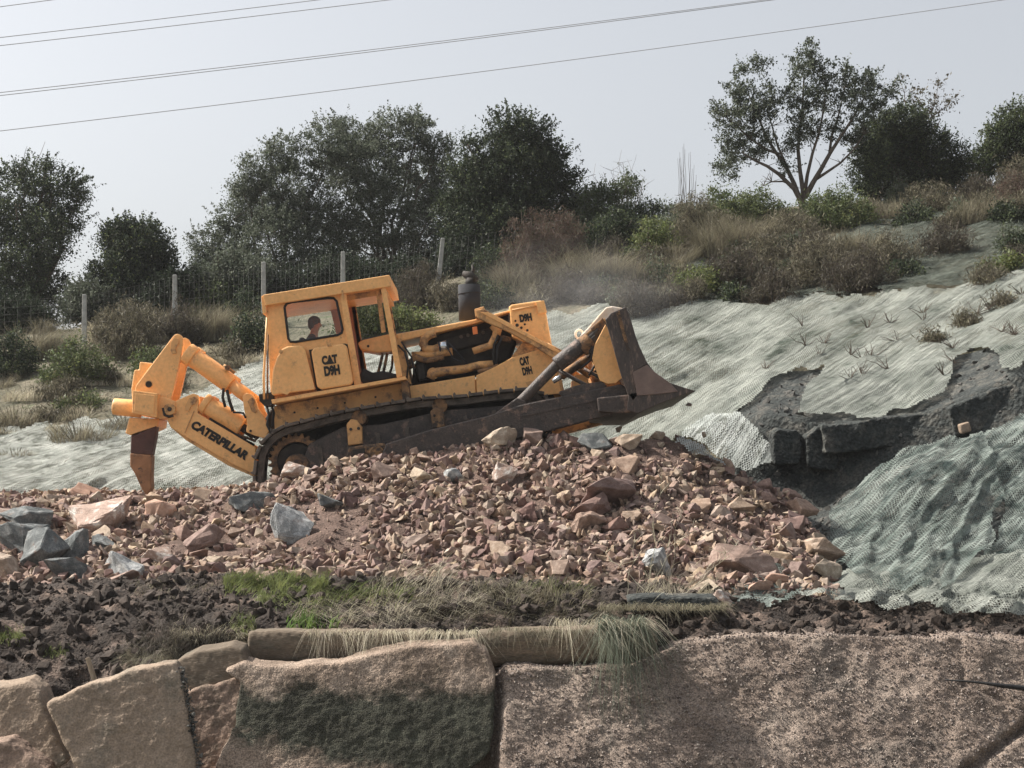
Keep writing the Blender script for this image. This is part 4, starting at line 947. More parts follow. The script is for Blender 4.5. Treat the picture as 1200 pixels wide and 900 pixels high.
def shrub(px, py, w_, h_, kind, label, cat='shrub', tree_=HB, dense=1.0):
    c, n_ = hit(tree_, px, py)
    if c is None: return
    k = c.y / F; R = w_ * k / 2; H = h_ * k; root = empty('shrub' if kind not in ('straw', 'pale') else 'dry_grass_clump', c); tag(root, label, cat)
    mats = {'dark': ('leaf_dark', 'leaf_mid'), 'green': ('leaf_mid', 'leaf_bright'), 'brown': ('leaf_brown', 'leaf_dry'), 'purple': ('leaf_purple', 'leaf_brown'),
            'bright': ('leaf_bright', 'leaf_mid'), 'straw': ('leaf_dry', 'leaf_brown'), 'rust': ('leaf_rust', 'leaf_brown'), 'olive': ('leaf_olive', 'leaf_mid'), 'pale': ('grass_straw', 'leaf_dry')}[kind]
    tb = MB(); nst = 26 if kind in ('brown', 'purple', 'rust', 'straw') else 12
    for i in range(nst):
        a = rnd.uniform(0, 6.28); rr = rnd.uniform(.2, 1) * R
        limb(tb, c - Vector((0, 0, .1)) + Vector((math.cos(a), math.sin(a), 0)) * rr * .3, c + Vector((math.cos(a) * rr, math.sin(a) * rr, H * rnd.uniform(.6, 1.1) * (1.15 - .5 * rr / R))), 0.012, 0.004, .08, 4, 3)
    tb.build('stem', mats[1] if kind in ('straw', 'brown', 'pale') else 'bark', root)
    n = int(8200 * dense * max(0.25, (R * H) / 0.8))
    if kind in ('straw', 'pale'):
        g = rng.random((int(n * .35), 2)); a = g[:, 0] * 6.28; rr = np.sqrt(g[:, 1]) * R
        bp = np.stack([c.x + np.cos(a) * rr, c.y + np.sin(a) * rr * .7, np.full(len(a), c.z - .08)], 1)
        V, Q = blades(bp, H, (rnd.uniform(-.3, .3), 0, 0), 0.007, abs(int(px)), 0.35)
        me = fast_mesh('foliage', V, Q, mats[0]); sub_origin(me, c)
    else:
        nc = max(10, int(n / 60)); d = rng.normal(size=(nc, 3)); d /= np.linalg.norm(d, axis=1)[:, None]; d[:, 2] = np.abs(d[:, 2])
        rad = 0.35 + 0.7 * rng.random(nc)
        cc = np.array(c) + d * rad[:, None] * np.array([R, R * .8, H]); kk = rng.integers(nc, size=n)
        p = cc[kk] + rng.normal(size=(n, 3)) * 0.09 * (0.6 + 0.8 * rng.random(nc))[kk][:, None]
        thin = kind in ('brown', 'purple', 'rust')
        sel = rng.random(n) < 0.3
        me = leaf_mesh('foliage', p[~sel], (0.034 if not thin else 0.05) * (0.5 + rng.random((~sel).sum())), mats[0], 0.5 if not thin else 0.16, 0.0 if not thin else 0.45); sub_origin(me, c)
        m2 = leaf_mesh('foliage', p[sel], (0.032 if not thin else 0.055) * (0.5 + rng.random(sel.sum())), mats[1], 0.45 if not thin else 0.14, 0.0 if not thin else 0.5); sub_origin(m2, c)
        o2 = bpy.data.objects.new('foliage', m2); COL.objects.link(o2); o2.parent = root
    o = bpy.data.objects.new('foliage', me); COL.objects.link(o); o.parent = root

SHRUBS = [
 (12,440,60,42,'dark','dark low shrub at the left picture edge on the slope'),
 (90,448,78,42,'green','green leafy shrub below the first fence post'),
 (45,420,60,38,'straw','dry straw clump left of the first fence post'),
 (148,418,84,52,'brown','brown twiggy shrub between the first and second fence posts'),
 (178,400,60,34,'brown','pale brown scrub behind the second fence post foot'),
 (210,405,46,46,'purple','dark twiggy shrub at the foot of the second fence post'),
 (245,398,60,40,'straw','tall dry grass clump right of the second fence post'),
 (288,385,52,34,'dark','dark rounded shrub left of the cab roof'),
 (293,415,44,40,'dark','dark rounded shrub directly left of the cab window'),
 (180,442,50,26,'green','low green shrub above the ripper top'),
 (95,518,70,24,'straw','low dry tuft on the net left of the ripper'),
 (20,498,70,22,'straw','flattened dry grass on the slope at the left picture edge'),
 (95,478,50,14,'green','small green patch on the slope left of the ripper'),
 (150,500,60,18,'straw','thin dry tuft just left of the ripper beam'),
 (430,392,70,44,'green','green shrub seen through the open cab door'),
 (488,362,64,44,'purple','dark brown shrub between the cab roof and the exhaust stack'),
 (525,365,36,36,'brown','thin brown shrub beside the tilted fence post'),
 (480,385,70,18,'bright','bright grass patch above the engine hood'),
 (575,345,46,50,'dark','dark shrub directly behind the exhaust stack'),
 (625,335,80,72,'rust','large rust-coloured bramble right of the exhaust stack'),
 (655,310,70,50,'rust','reddish bramble top below the hazy small tree'),
 (605,348,60,40,'straw','pale straw clump above the radiator'),
 (690,340,76,46,'straw','straw-coloured clump above the blade'),
 (665,352,60,30,'purple','low dark shrub behind the top of the radiator'),
 (715,290,60,36,'dark','dark shrub at the foot of the hazy small tree'),
 (748,372,64,40,'purple','purple-brown shrub just above the blade corner'),
 (768,302,56,36,'bright','yellow-green shrub left of the tall bare stalks'),
 (785,322,40,26,'straw','straw clump below the yellow-green shrub'),
 (815,292,54,52,'brown','brown upright shrub around the tall bare stalks'),
 (848,262,70,34,'green','green shrub on the skyline left of the lone tree'),
 (890,256,60,28,'green','dark green shrub on the skyline close to the lone tree'),
 (860,300,80,44,'straw','dry grassy clump on the slope below the skyline shrubs'),
 (925,295,80,40,'brown','brown scrub below the lone tree, left side'),
 (980,268,84,40,'green','green rounded shrub at the foot of the lone tree, right side'),
 (865,340,70,46,'purple','dark twiggy shrub in the middle of the right slope'),
 (905,352,60,30,'purple','low dark twiggy shrub just above the pale net'),
 (820,345,60,26,'bright','light green low growth above the pale net'),
 (900,318,60,34,'brown','brown twiggy scrub in the middle of the right slope'),
 (955,335,80,44,'brown','large tangled brown shrub right of the middle of the slope'),
 (1005,342,80,40,'purple','dark tangle of twigs right of the large tangled shrub'),
 (1045,318,60,40,'brown','brown tangle on the slope below the bushy ridge tree'),
 (1000,300,70,30,'straw','dry grass patch above the tangled shrubs'),
 (1040,258,60,24,'straw','dry grass on the ridge below the bushy tree'),
 (1090,248,70,26,'brown','brown scrub on the ridge right of centre'),
 (1110,300,60,34,'purple','thin dark twigs on the old net at the upper right'),
 (1150,262,70,32,'straw','dry grass on the ridge left of the right-edge tree'),
 (1192,250,60,40,'rust','rust-brown dry clump on the ridge at the right edge'),
 (1180,318,46,20,'bright','bright green tuft on the old net at the right edge'),
 (1160,335,50,22,'brown','small brown scrub on top of the pale net at the right'),
 (1200,225,60,34,'brown','brown scrub under the right-edge tree'),
 (760,268,50,26,'dark','dark low shrub on the skyline right of the hazy small tree'),
 (795,262,40,22,'olive','low grey shrub on the skyline at the bare stalks'),
 (730,335,60,30,'straw','straw grass above the blade corner shrub'),
 (1130,385,26,14,'brown','small twiggy weed poking through the pale net, upper right'),
 (1175,362,24,14,'brown','small dark weed poking through the pale net near the right edge'),
 (1095,405,22,12,'brown','small dark weed poking through the middle of the pale net'),
]
for s in SHRUBS: shrub(s[0], s[1], s[2] * 1.15, s[3] * 1.2, *s[4:])
fr_ = random.Random(77); nfill = 0
for i in range(400):
    if nfill >= 96: break
    px = fr_.uniform(560, 1215); py = fr_.uniform(np.interp(px, [560, 700, 800, 950, 1200], [325, 285, 262, 246, 222]), np.interp(px, [560, 700, 800, 950, 1050, 1200], [362, 362, 362, 354, 335, 322]))
    if any(abs(px - a[0]) < a[2] * .3 and abs(py - a[1]) < 7 for a in SHRUBS): continue
    nfill += 1; kd = fr_.choice(['brown', 'purple', 'olive', 'dark', 'olive', 'dark', 'straw', 'straw'])
    if px > 1030 and py > 240 and fr_.random() < .75: continue
    if px > 1030: kd = fr_.choice(['dark', 'olive', 'purple', 'brown', 'dark'])
    n0 = set(bpy.data.objects)
    words = {'brown': 'small brown twiggy bush', 'purple': 'small dark twiggy bush', 'straw': 'small clump of straw-coloured grass', 'olive': 'small grey-green bush', 'dark': 'small dark green bush', 'bright': 'small yellow-green bush'}[kd]
    shrub(px, py, fr_.uniform(26, 58), fr_.uniform(16, 34), kd, words + ' among the scrub on the right hillside', 'shrub')
    for o in set(bpy.data.objects) - n0:
        if o.type == 'EMPTY': o['group'] = 'scrub on the right hillside: ' + kd
for i in range(60):
    px = fr_.uniform(-20, 300); py = fr_.uniform(np.interp(px, [0, 300], [430, 398]), np.interp(px, [0, 300], [545, 425])); kd = fr_.choice(['pale', 'pale', 'pale', 'straw', 'brown'])
    if i < 14: py = fr_.uniform(385, 400)
    n0 = set(bpy.data.objects)
    words = {'brown': 'small low brown weed', 'green': 'small low green weed', 'straw': 'small tuft of dry straw', 'pale': 'small tuft of bleached pale grass'}[kd]
    shrub(px, py, fr_.uniform(22, 60), fr_.uniform(8, 18) if i >= 14 else fr_.uniform(20, 34), kd, words + ' on the left part of the slope', 'shrub')
    for o in set(bpy.data.objects) - n0:
        if o.type == 'EMPTY': o['group'] = 'weeds on the left slope: ' + kd
for i in range(26):
    px = fr_.uniform(860, 1200); py = fr_.uniform(np.interp(px, [860, 1200], [375, 345]), np.interp(px, [860, 960, 1100, 1200], [455, 470, 450, 405]))
    c, _ = hit(HB, px, py)
    if c is None: continue
    tb = MB(); c = c + Vector((0, -.06, .08))
    for k in range(7): limb(tb, c, c + Vector((fr_.gauss(0, .16), fr_.gauss(0, .1), fr_.uniform(.06, .3))), 0.011, 0.004, .12, 4, 4)
    o = tb.build('twig', 'bark', origin=c); tag(o, 'small dark dead twigs poking through the pale net above the ledge', 'plant', 'twigs poking through the net')
# tall bare stalks
tb = MB(); base, _ = hit(HB, 806, 262)
for i in range(16):
    x = rnd.uniform(-.35, .35); limb(tb, base + Vector((x * .6, rnd.uniform(-.2, .2), -.1)), base + Vector((x, rnd.uniform(-.2, .2), rnd.uniform(1.0, 2.2))), 0.012, 0.004, .02, 6, 4)
tag(tb.build('bare_stalks', 'bark', origin=base), 'tall thin bare stalks rising against the sky left of the lone tree', 'plant')
for sx, sy, lab, hh in [(738, 270, 'bare twiggy sapling beside the hazy small tree', 1.9)]:
    tb = MB(); base, _ = hit(HB, sx, sy); base = base or P(sx, sy, 50)
    for i in range(22):
        x = rnd.gauss(0, .55); e = limb(tb, base, base + Vector((x, rnd.gauss(0, .3), hh * rnd.uniform(.6, 1.1))), 0.014, 0.005, .06, 5, 4)
        for j in range(5): s = rnd.choice(e[2:]); limb(tb, s, s + Vector((rnd.gauss(0, .3), rnd.gauss(0, .2), rnd.uniform(.1, .45))), 0.006, 0.003, .05, 3, 3)
    tag(tb.build('bare_sapling', 'bark', origin=base), lab, 'plant')

# loose dry and green grass over the upper slopes (nobody could count it)
sh = area_sampler(hill, 12); pts = sh(260000); qx, qy = topx(pts)
def lim(x): return np.interp(x, [-200, 0, 150, 300, 400, 600, 700, 800, 1050, 1200, 1300], [505, 500, 488, 425, 405, 375, 360, 356, 338, 322, 315])
keep = (qx > -120) & (qx < 1300) & ((qy < lim(qx)) | ((qx < 170) & (qy < 560) & (np.array([fbm(Vector(p) + Vector((50, 0, 0)), 0.9, 3) for p in pts]) > 0.05))) & (pts[:, 1] < 55); pts = pts[keep]
ns = np.array([fbm(Vector(p), 0.6, 3) for p in pts])
a = pts[ns > 0.02]; V, Q = blades(a, 0.22, (0.1, 0, 0), 0.007, 1, 0.4); me = fast_mesh('dry_grass', V, Q, 'leaf_dry')
o = bpy.data.objects.new('dry_grass', me); COL.objects.link(o); tag(o, 'dry straw-coloured grass growing over the upper hillside', 'grass', kind='stuff')
b_ = pts[ns <= -0.08]; V, Q = blades(b_, 0.16, (0, 0, 0), 0.009, 2, 0.3); me = fast_mesh('green_grass', V, Q, 'leaf_mid')
o = bpy.data.objects.new('green_grass', me); COL.objects.link(o); tag(o, 'short green grass and weeds between the shrubs of the hillside', 'grass', kind='stuff')

# grass on the bank edge
def tuft(px0, px1, py, n, h, lean, m, label, droop=0.5, wd=0.005, spread=6, name='grass_clump', seed=0, yoff=0.0, trees=(BB, RB), fy=None):
    g = np.random.default_rng(abs(int(px0 * 7 + py))); B = []
    for i in range(n):
        c, _ = hitany(trees, g.uniform(px0, px1), py + g.normal() * spread)
        if fy: c = P(g.uniform(px0, px1), py + g.uniform(-1, 2), fy + g.uniform(-.08, .35))
        if c is not None: B.append(list(c + Vector((0, -yoff, -0.02))))
    B = np.array(B); V, Q = blades(B, h, lean, wd, int(px0), droop, 6)
    c = Vector(B.mean(0)); me = fast_mesh(name, V, Q, m); sub_origin(me, c)
    o = bpy.data.objects.new(name, me); COL.objects.link(o); o.location = c
    return tag(o, label, 'grass')
tuft(262,385,686,3400,0.20,(0.25,-0.1,0),'grass_green','mound of fresh green grass on the dark soil ridge',0.45,0.0045,6)
tuft(300,380,698,1200,0.26,(0.6,-0.5,-.2),'grass_green','green grass drooping over the front of the dark soil ridge',0.9,0.0045,6)
tuft(335,395,735,160,0.30,(0.2,-0.2,0),'grass_lush','small bright green leafy weed in front of the trailing straw',0.4,0.010,4,'weed')
tuft(0,35,748,700,0.10,(0,0,0),'grass_green','small bright green tuft on the dark soil at the left picture edge',0.4,0.005,4)
tuft(45,82,764,500,0.08,(0,0,0),'grass_green','small green tuft on the dark soil right of the left-edge tuft',0.4,0.005,3)
tuft(340,480,722,380,0.46,(0.9,-0.45,-.25),'grass_straw','long straw grass trailing over the gutter, left part',0.75,0.0035,8)
tuft(430,560,712,420,0.50,(0.8,-0.35,-.2),'grass_straw','long pale straw swept sideways above the middle gap',0.7,0.0032,10)
tuft(440,540,684,380,0.42,(0.8,-0.2,0.1),'grass_straw','bent straw tussock at the foot of the heap',0.6,0.0032,8)
tuft(360,560,741,800,0.36,(0.15,-0.55,-.5),'grass_straw','fringe of dry roots and grass hanging over the left gutter',1.15,0.0035,4,fy=20.75)
tuft(570,700,737,320,0.30,(0.1,-0.5,-.4),'leaf_dry','thin brown fringe hanging over the right gutter',1.1,0.0035,4,fy=20.75)
tuft(560,690,700,900,0.28,(0.3,-0.3,0),'leaf_dry','dull dry grass on the soil behind the right gutter',0.5,0.0045,7)
tuft(700,752,735,620,0.85,(0.22,-0.25,-.8),'leaf_olive','thick grey grass hanging down over the end of the right gutter',0.95,0.0045,4,fy=20.5)
tuft(650,760,731,260,0.55,(0.5,-0.5,-.5),'grass_straw','pale straw strands hanging over the thick grey grass',0.95,0.0035,4,fy=20.45)
tuft(745,840,694,380,0.34,(0.3,-0.3,0.1),'grass_straw','pale dry grass at the foot of the heap, right part',0.55,0.0035,10)
tuft(765,830,702,500,0.55,(0.2,-0.5,-.5),'grass_straw','long pale stems hanging over the concrete beam',0.95,0.0035,4)
tuft(200,300,748,900,0.20,(0.1,-0.3,0),'grass_straw','short dry yellowish grass on top of the rounded block',0.6,0.0045,6)
tuft(270,300,735,300,0.22,(0,-0.1,0),'grass_green','sparse green blades left of the trailing straw',0.4,0.004,6)
tuft(165,262,752,2200,0.26,(-0.1,-0.4,-.1),'leaf_purple','grey-brown tangle of dead roots over the tilted slab corner',0.8,0.0035,12,'dead_roots')
tuft(150,215,772,1200,0.22,(-0.3,-0.4,-.2),'leaf_dry','pale dead roots trailing down the tilted slab edge',0.9,0.003,8,'dead_roots')
tuft(600,690,690,160,0.25,(0.3,-0.2,0),'grass_green','few green blades on the edge behind the right gutter',0.5,0.004,4)
tuft(150,262,690,500,0.12,(0.2,0,0),'leaf_dry','sparse brown grass on the dark lumps left of the green mound',0.5,0.004,6)
tuft(480,700,716,1500,0.22,(0.5,-0.3,0),'leaf_brown','dark brown matted grass along the middle of the bank',0.8,0.005,9)
tuft(540,640,690,260,0.28,(-0.4,-0.3,0),'grass_straw','pale straw leaning left at the toe of the heap',0.7,0.0035,8)
tuft(700,850,712,900,0.30,(0.3,-0.3,-.3),'leaf_dry','matted dry grass around the concrete beam',0.8,0.004,7,fy=21.5)
tuft(380,480,700,500,0.30,(0.6,-0.3,0),'grass_green','yellow-green grass behind the long trailing straw',0.6,0.004,6)
# tall dry stalks in front of the heap
tb = MB(); 
for x, y, tx, ty in [(757,700,775,560),(770,700,790,600),(745,705,812,615),(780,702,800,590),(735,700,745,625),(790,700,862,640),(800,698,850,655),(765,700,700,640),(750,700,770,650)]:
    c, _ = hitany([BB, RB], x, y); e = P(tx, ty, c.y + .3); pts = limb(tb, c, e, 0.006, 0.003, .06, 7, 4)
    for j in range(7): s = rnd.choice(pts[3:]); limb(tb, s, s + Vector((rnd.gauss(0, .10), rnd.gauss(0, .05), rnd.uniform(.0, .16))), 0.004, 0.002, .05, 3, 3)
tag(tb.build('dry_stalks', 'grass_straw', origin=hitany([BB], 770, 712)[0]), 'tall thin dry stalks standing in front of the heap', 'plant')

#@@HAZE
def haze():
    mb = MB(); mb.box((-410, -110, -5.2), (410, 510, 15.5)); m = bpy.data.materials.new('pale_dusty_air'); m.use_nodes = True
    n = m.node_tree.nodes; n.remove(n['Principled BSDF']); v = n.new('ShaderNodeVolumePrincipled')
    v.inputs['Color'].default_value = (0.92, 0.93, 0.95, 1); v.inputs['Density'].default_value = 0.0003; v.inputs['Anisotropy'].default_value = 0.3
    m.node_tree.links.new(v.outputs[0], n['Material Output'].inputs['Volume'])
    o = mb.build('haze', m); tag(o, 'thin pale dusty air over the whole site', 'haze', kind='stuff')
haze()
def dust():
    c = P(672, 352, 33.5); me = bpy.data.meshes.new('dust_cloud'); bm = bmesh.new(); bmesh.ops.create_uvsphere(bm, u_segments=24, v_segments=16, radius=1.0)
    bm.to_mesh(me); bm.free(); o = bpy.data.objects.new('dust_cloud', me); COL.objects.link(o); o.location = c; o.scale = (2.4, 1.3, 1.25)
    m = bpy.data.materials.new('blown_dust'); m.use_nodes = True; n = m.node_tree.nodes; l = m.node_tree.links; n.remove(n['Principled BSDF'])
    v = n.new('ShaderNodeVolumePrincipled'); v.inputs['Color'].default_value = (0.99, 0.985, 0.98, 1); v.inputs['Anisotropy'].default_value = 0.3
    tc = n.new('ShaderNodeTexCoord'); ln = n.new('ShaderNodeVectorMath'); ln.operation = 'LENGTH'; l.new(tc.outputs['Object'], ln.inputs[0])
    mr = n.new('ShaderNodeMapRange'); mr.inputs[1].default_value = 1.0; mr.inputs[2].default_value = 0.1; mr.inputs[3].default_value = 0; mr.inputs[4].default_value = 0.16; l.new(ln.outputs['Value'], mr.inputs[0])
    nz = n.new('ShaderNodeTexNoise'); nz.inputs['Scale'].default_value = 2.2; nz.inputs['Detail'].default_value = 5; l.new(tc.outputs['Object'], nz.inputs['Vector'])
    m2 = n.new('ShaderNodeMapRange'); m2.inputs[1].default_value = 0.35; m2.inputs[2].default_value = 0.7; l.new(nz.outputs[0], m2.inputs[0])
    mu = n.new('ShaderNodeMath'); mu.operation = 'MULTIPLY'; l.new(mr.outputs[0], mu.inputs[0]); l.new(m2.outputs[0], mu.inputs[1]); l.new(mu.outputs[0], v.inputs['Density'])
    l.new(v.outputs[0], n['Material Output'].inputs['Volume']); me.materials.append(m); tag(o, 'faint pale dust drifting behind the radiator and the raised blade', 'dust', kind='stuff')
dust()
#@@FENCE
fr = empty('fence', P(300, 380, 47)); tag(fr, 'wire fence with pale concrete posts along the hillside behind the bulldozer', 'fence')
posts = [(99, 345, 394, 0), (205, 322, 378, 0), (309, 307, 366, 0), (402, 295, 352, 0), (516, 279, 330, 7)]
tops = []
for px, t, b, lean in posts:
    a = P(px - (3 if lean else 0), b + 10, 46.5); c = P(px + (3 if lean else 0), t, 46.5)
    mb = MB(); d = (c - a); w_ = 0.062
    mb.add([a + Vector((sx*w_, sy*w_, 0)) for sx, sy in ((-1,-1),(1,-1),(1,1),(-1,1))] + [c + Vector((sx*w_*.8, sy*w_*.8, 0)) for sx, sy in ((-1,-1),(1,-1),(1,1),(-1,1))],
           [(0,3,2,1),(4,5,6,7),(0,1,5,4),(1,2,6,5),(2,3,7,6),(3,0,4,7)])
    mb.build('post', 'post', fr, bevel=0.012); tops.append((a, c))
wm = MB(); ext = [(tops[0][0] + Vector((-6, 0, -.3)), tops[0][1] + Vector((-6, 0, -.3)))] + tops + [(tops[-1][0] + Vector((3, 0, .5)), tops[-1][1] + Vector((3, 0, .5)))]
for i in range(len(ext) - 1):
    for k in range(7):
        t = .12 + k * .14; a = ext[i][0].lerp(ext[i][1], t); b = ext[i+1][0].lerp(ext[i+1][1], t)
        wm.tube([a + Vector((0, -.07, 0)), a.lerp(b, .5) + Vector((0, -.07, -.03)), b + Vector((0, -.07, 0))], 0.0022, 3)
    for k in range(1, 18):
        t = k / 18; a = ext[i][0].lerp(ext[i+1][0], t); b = ext[i][1].lerp(ext[i+1][1], t)
        wm.tube([a.lerp(b, .12) + Vector((0, -.07, 0)), b.lerp(a, .06) + Vector((0, -.07, 0))], 0.0018, 3)
wm.build('wire_mesh', 'wire', fr)

CAB = [((0, 8), (60, 0), 'uppermost power cable, crossing only the top left corner of the sky'),
       ((0, 44), (372, 0), 'second power cable from the top at the left picture edge'),
       ((0, 53.5), (455, 0), 'third power cable from the top at the left picture edge'),
       ((0, 108.5), (895, 0), 'fourth power cable from the top at the left, upper one of the close pair'),
       ((0, 112), (905, 0), 'fifth power cable from the top at the left, lower one of the close pair'),
       ((0, 153.5), (1175, 0), 'lowest power cable, passing above the lone tree')]
for (x0, y0), (x1, y1), lab in CAB:
    Y = 75.0; s = (y1 - y0) / (x1 - x0); pts = []
    for i in range(33):
        t = i / 32; x = -500 + 2400 * t; y = y0 + s * (x - x0)
        u = (x - x0) / (x1 - x0); y += 10 * (u * (1 - u)) * ((x1-x0) / 900) ** 2
        pts.append(P(x, y, Y + (x - 600) * 0.012))
    mb = MB(); mb.tube(pts, 0.014, 5); tag(mb.build('power_cable', 'cable', origin=pts[16], smooth=True), lab, 'cable')

#@@DOZER
# ---------------------------------------------------------------- bulldozer
Z0 = 29.0
dz = empty('bulldozer', P(470, 553, 30.45)); tag(dz, 'orange crawler bulldozer with a rear ripper and raised blade climbing the stone heap', 'bulldozer')
def mir(y): return 60.9 - y                      # the far side of the machine
def Q(px, py, y=None, ref=Z0):
    """a point of the side profile (read at the near side, distance ref) moved to depth y"""
    p = P(px, py, ref); return Vector((p.x, y if y is not None else ref, p.z))
def mirr(y): return 59.98 - y                     # the far side of the ripper
def plate(name, pts, Y, depth, m, bevel=0.008, ref=None, parent=None):
    return MB().prism(pts, Y, depth, ref or Y).build(name, m, parent or dz, bevel=bevel)
def cyl(name, pts, r, m, y, ref=None, seg=16, smooth=True, parent=None, bevel=0):
    ref = ref or y; k = ref / F
    rr = [a * k for a in r] if hasattr(r, '__len__') else r * k
    o = MB().tube([Q(a, b, y, ref) for a, b in pts], rr, seg).build(name, m, parent or dz)
    for p in o.data.polygons: p.use_smooth = len(p.vertices) == 4
    if bevel:
        b = o.modifiers.new('bevel', 'BEVEL'); b.width = bevel; b.segments = 2; b.limit_method = 'ANGLE'; b.angle_limit = math.radians(50)
    return o
def disc(name, px, py, r, y, depth, m, ref=None, seg=24, parent=None, bevel=0.006):
    ref = ref or y; c = Q(px, py, y, ref); k = ref / F
    o = MB().tube([c, c + Vector((0, depth, 0))], r * k, seg).build(name, m, parent or dz)
    if bevel:
        b = o.modifiers.new('bevel', 'BEVEL'); b.width = bevel; b.segments = 2; b.limit_method = 'ANGLE'; b.angle_limit = math.radians(50)
    return o
def lettering(text, px, py, hpx, wpx, ang, Y, parent, bold=0.035, skew=0.0, name='lettering'):
    cu = bpy.data.curves.new(name, 'FONT'); cu.body = text; cu.size = 1; cu.offset = bold; cu.align_x = 'CENTER'; cu.align_y = 'CENTER'; cu.space_character = 0.98
    to = bpy.data.objects.new(name, cu); COL.objects.link(to); dg = bpy.context.evaluated_depsgraph_get()
    me = bpy.data.meshes.new_from_object(to.evaluated_get(dg)); bpy.data.objects.remove(to); bpy.data.curves.remove(cu)
    xs = [v.co.x for v in me.vertices]; ys = [v.co.y for v in me.vertices]; k = Y / F
    cx0, cy0 = (max(xs) + min(xs)) / 2, (max(ys) + min(ys)) / 2; sx = wpx * k / (max(xs) - min(xs)); sy = hpx * k / (max(ys) - min(ys))
    c = P(px, py, Y); ca, sa = math.cos(math.radians(ang)), math.sin(math.radians(ang)); L = ORIGIN[parent]
    for v in me.vertices:
        x = (v.co.x - cx0) * sx; z = (v.co.y - cy0) * sy; x += skew * z
        v.co = Vector((c.x + x * ca - z * sa, Y, c.z + x * sa + z * ca)) - L
    me.materials.clear(); me.materials.append(M['black'])
    o = bpy.data.objects.new(name, me); COL.objects.link(o); o.parent = parent; ORIGIN[o] = L
    return o

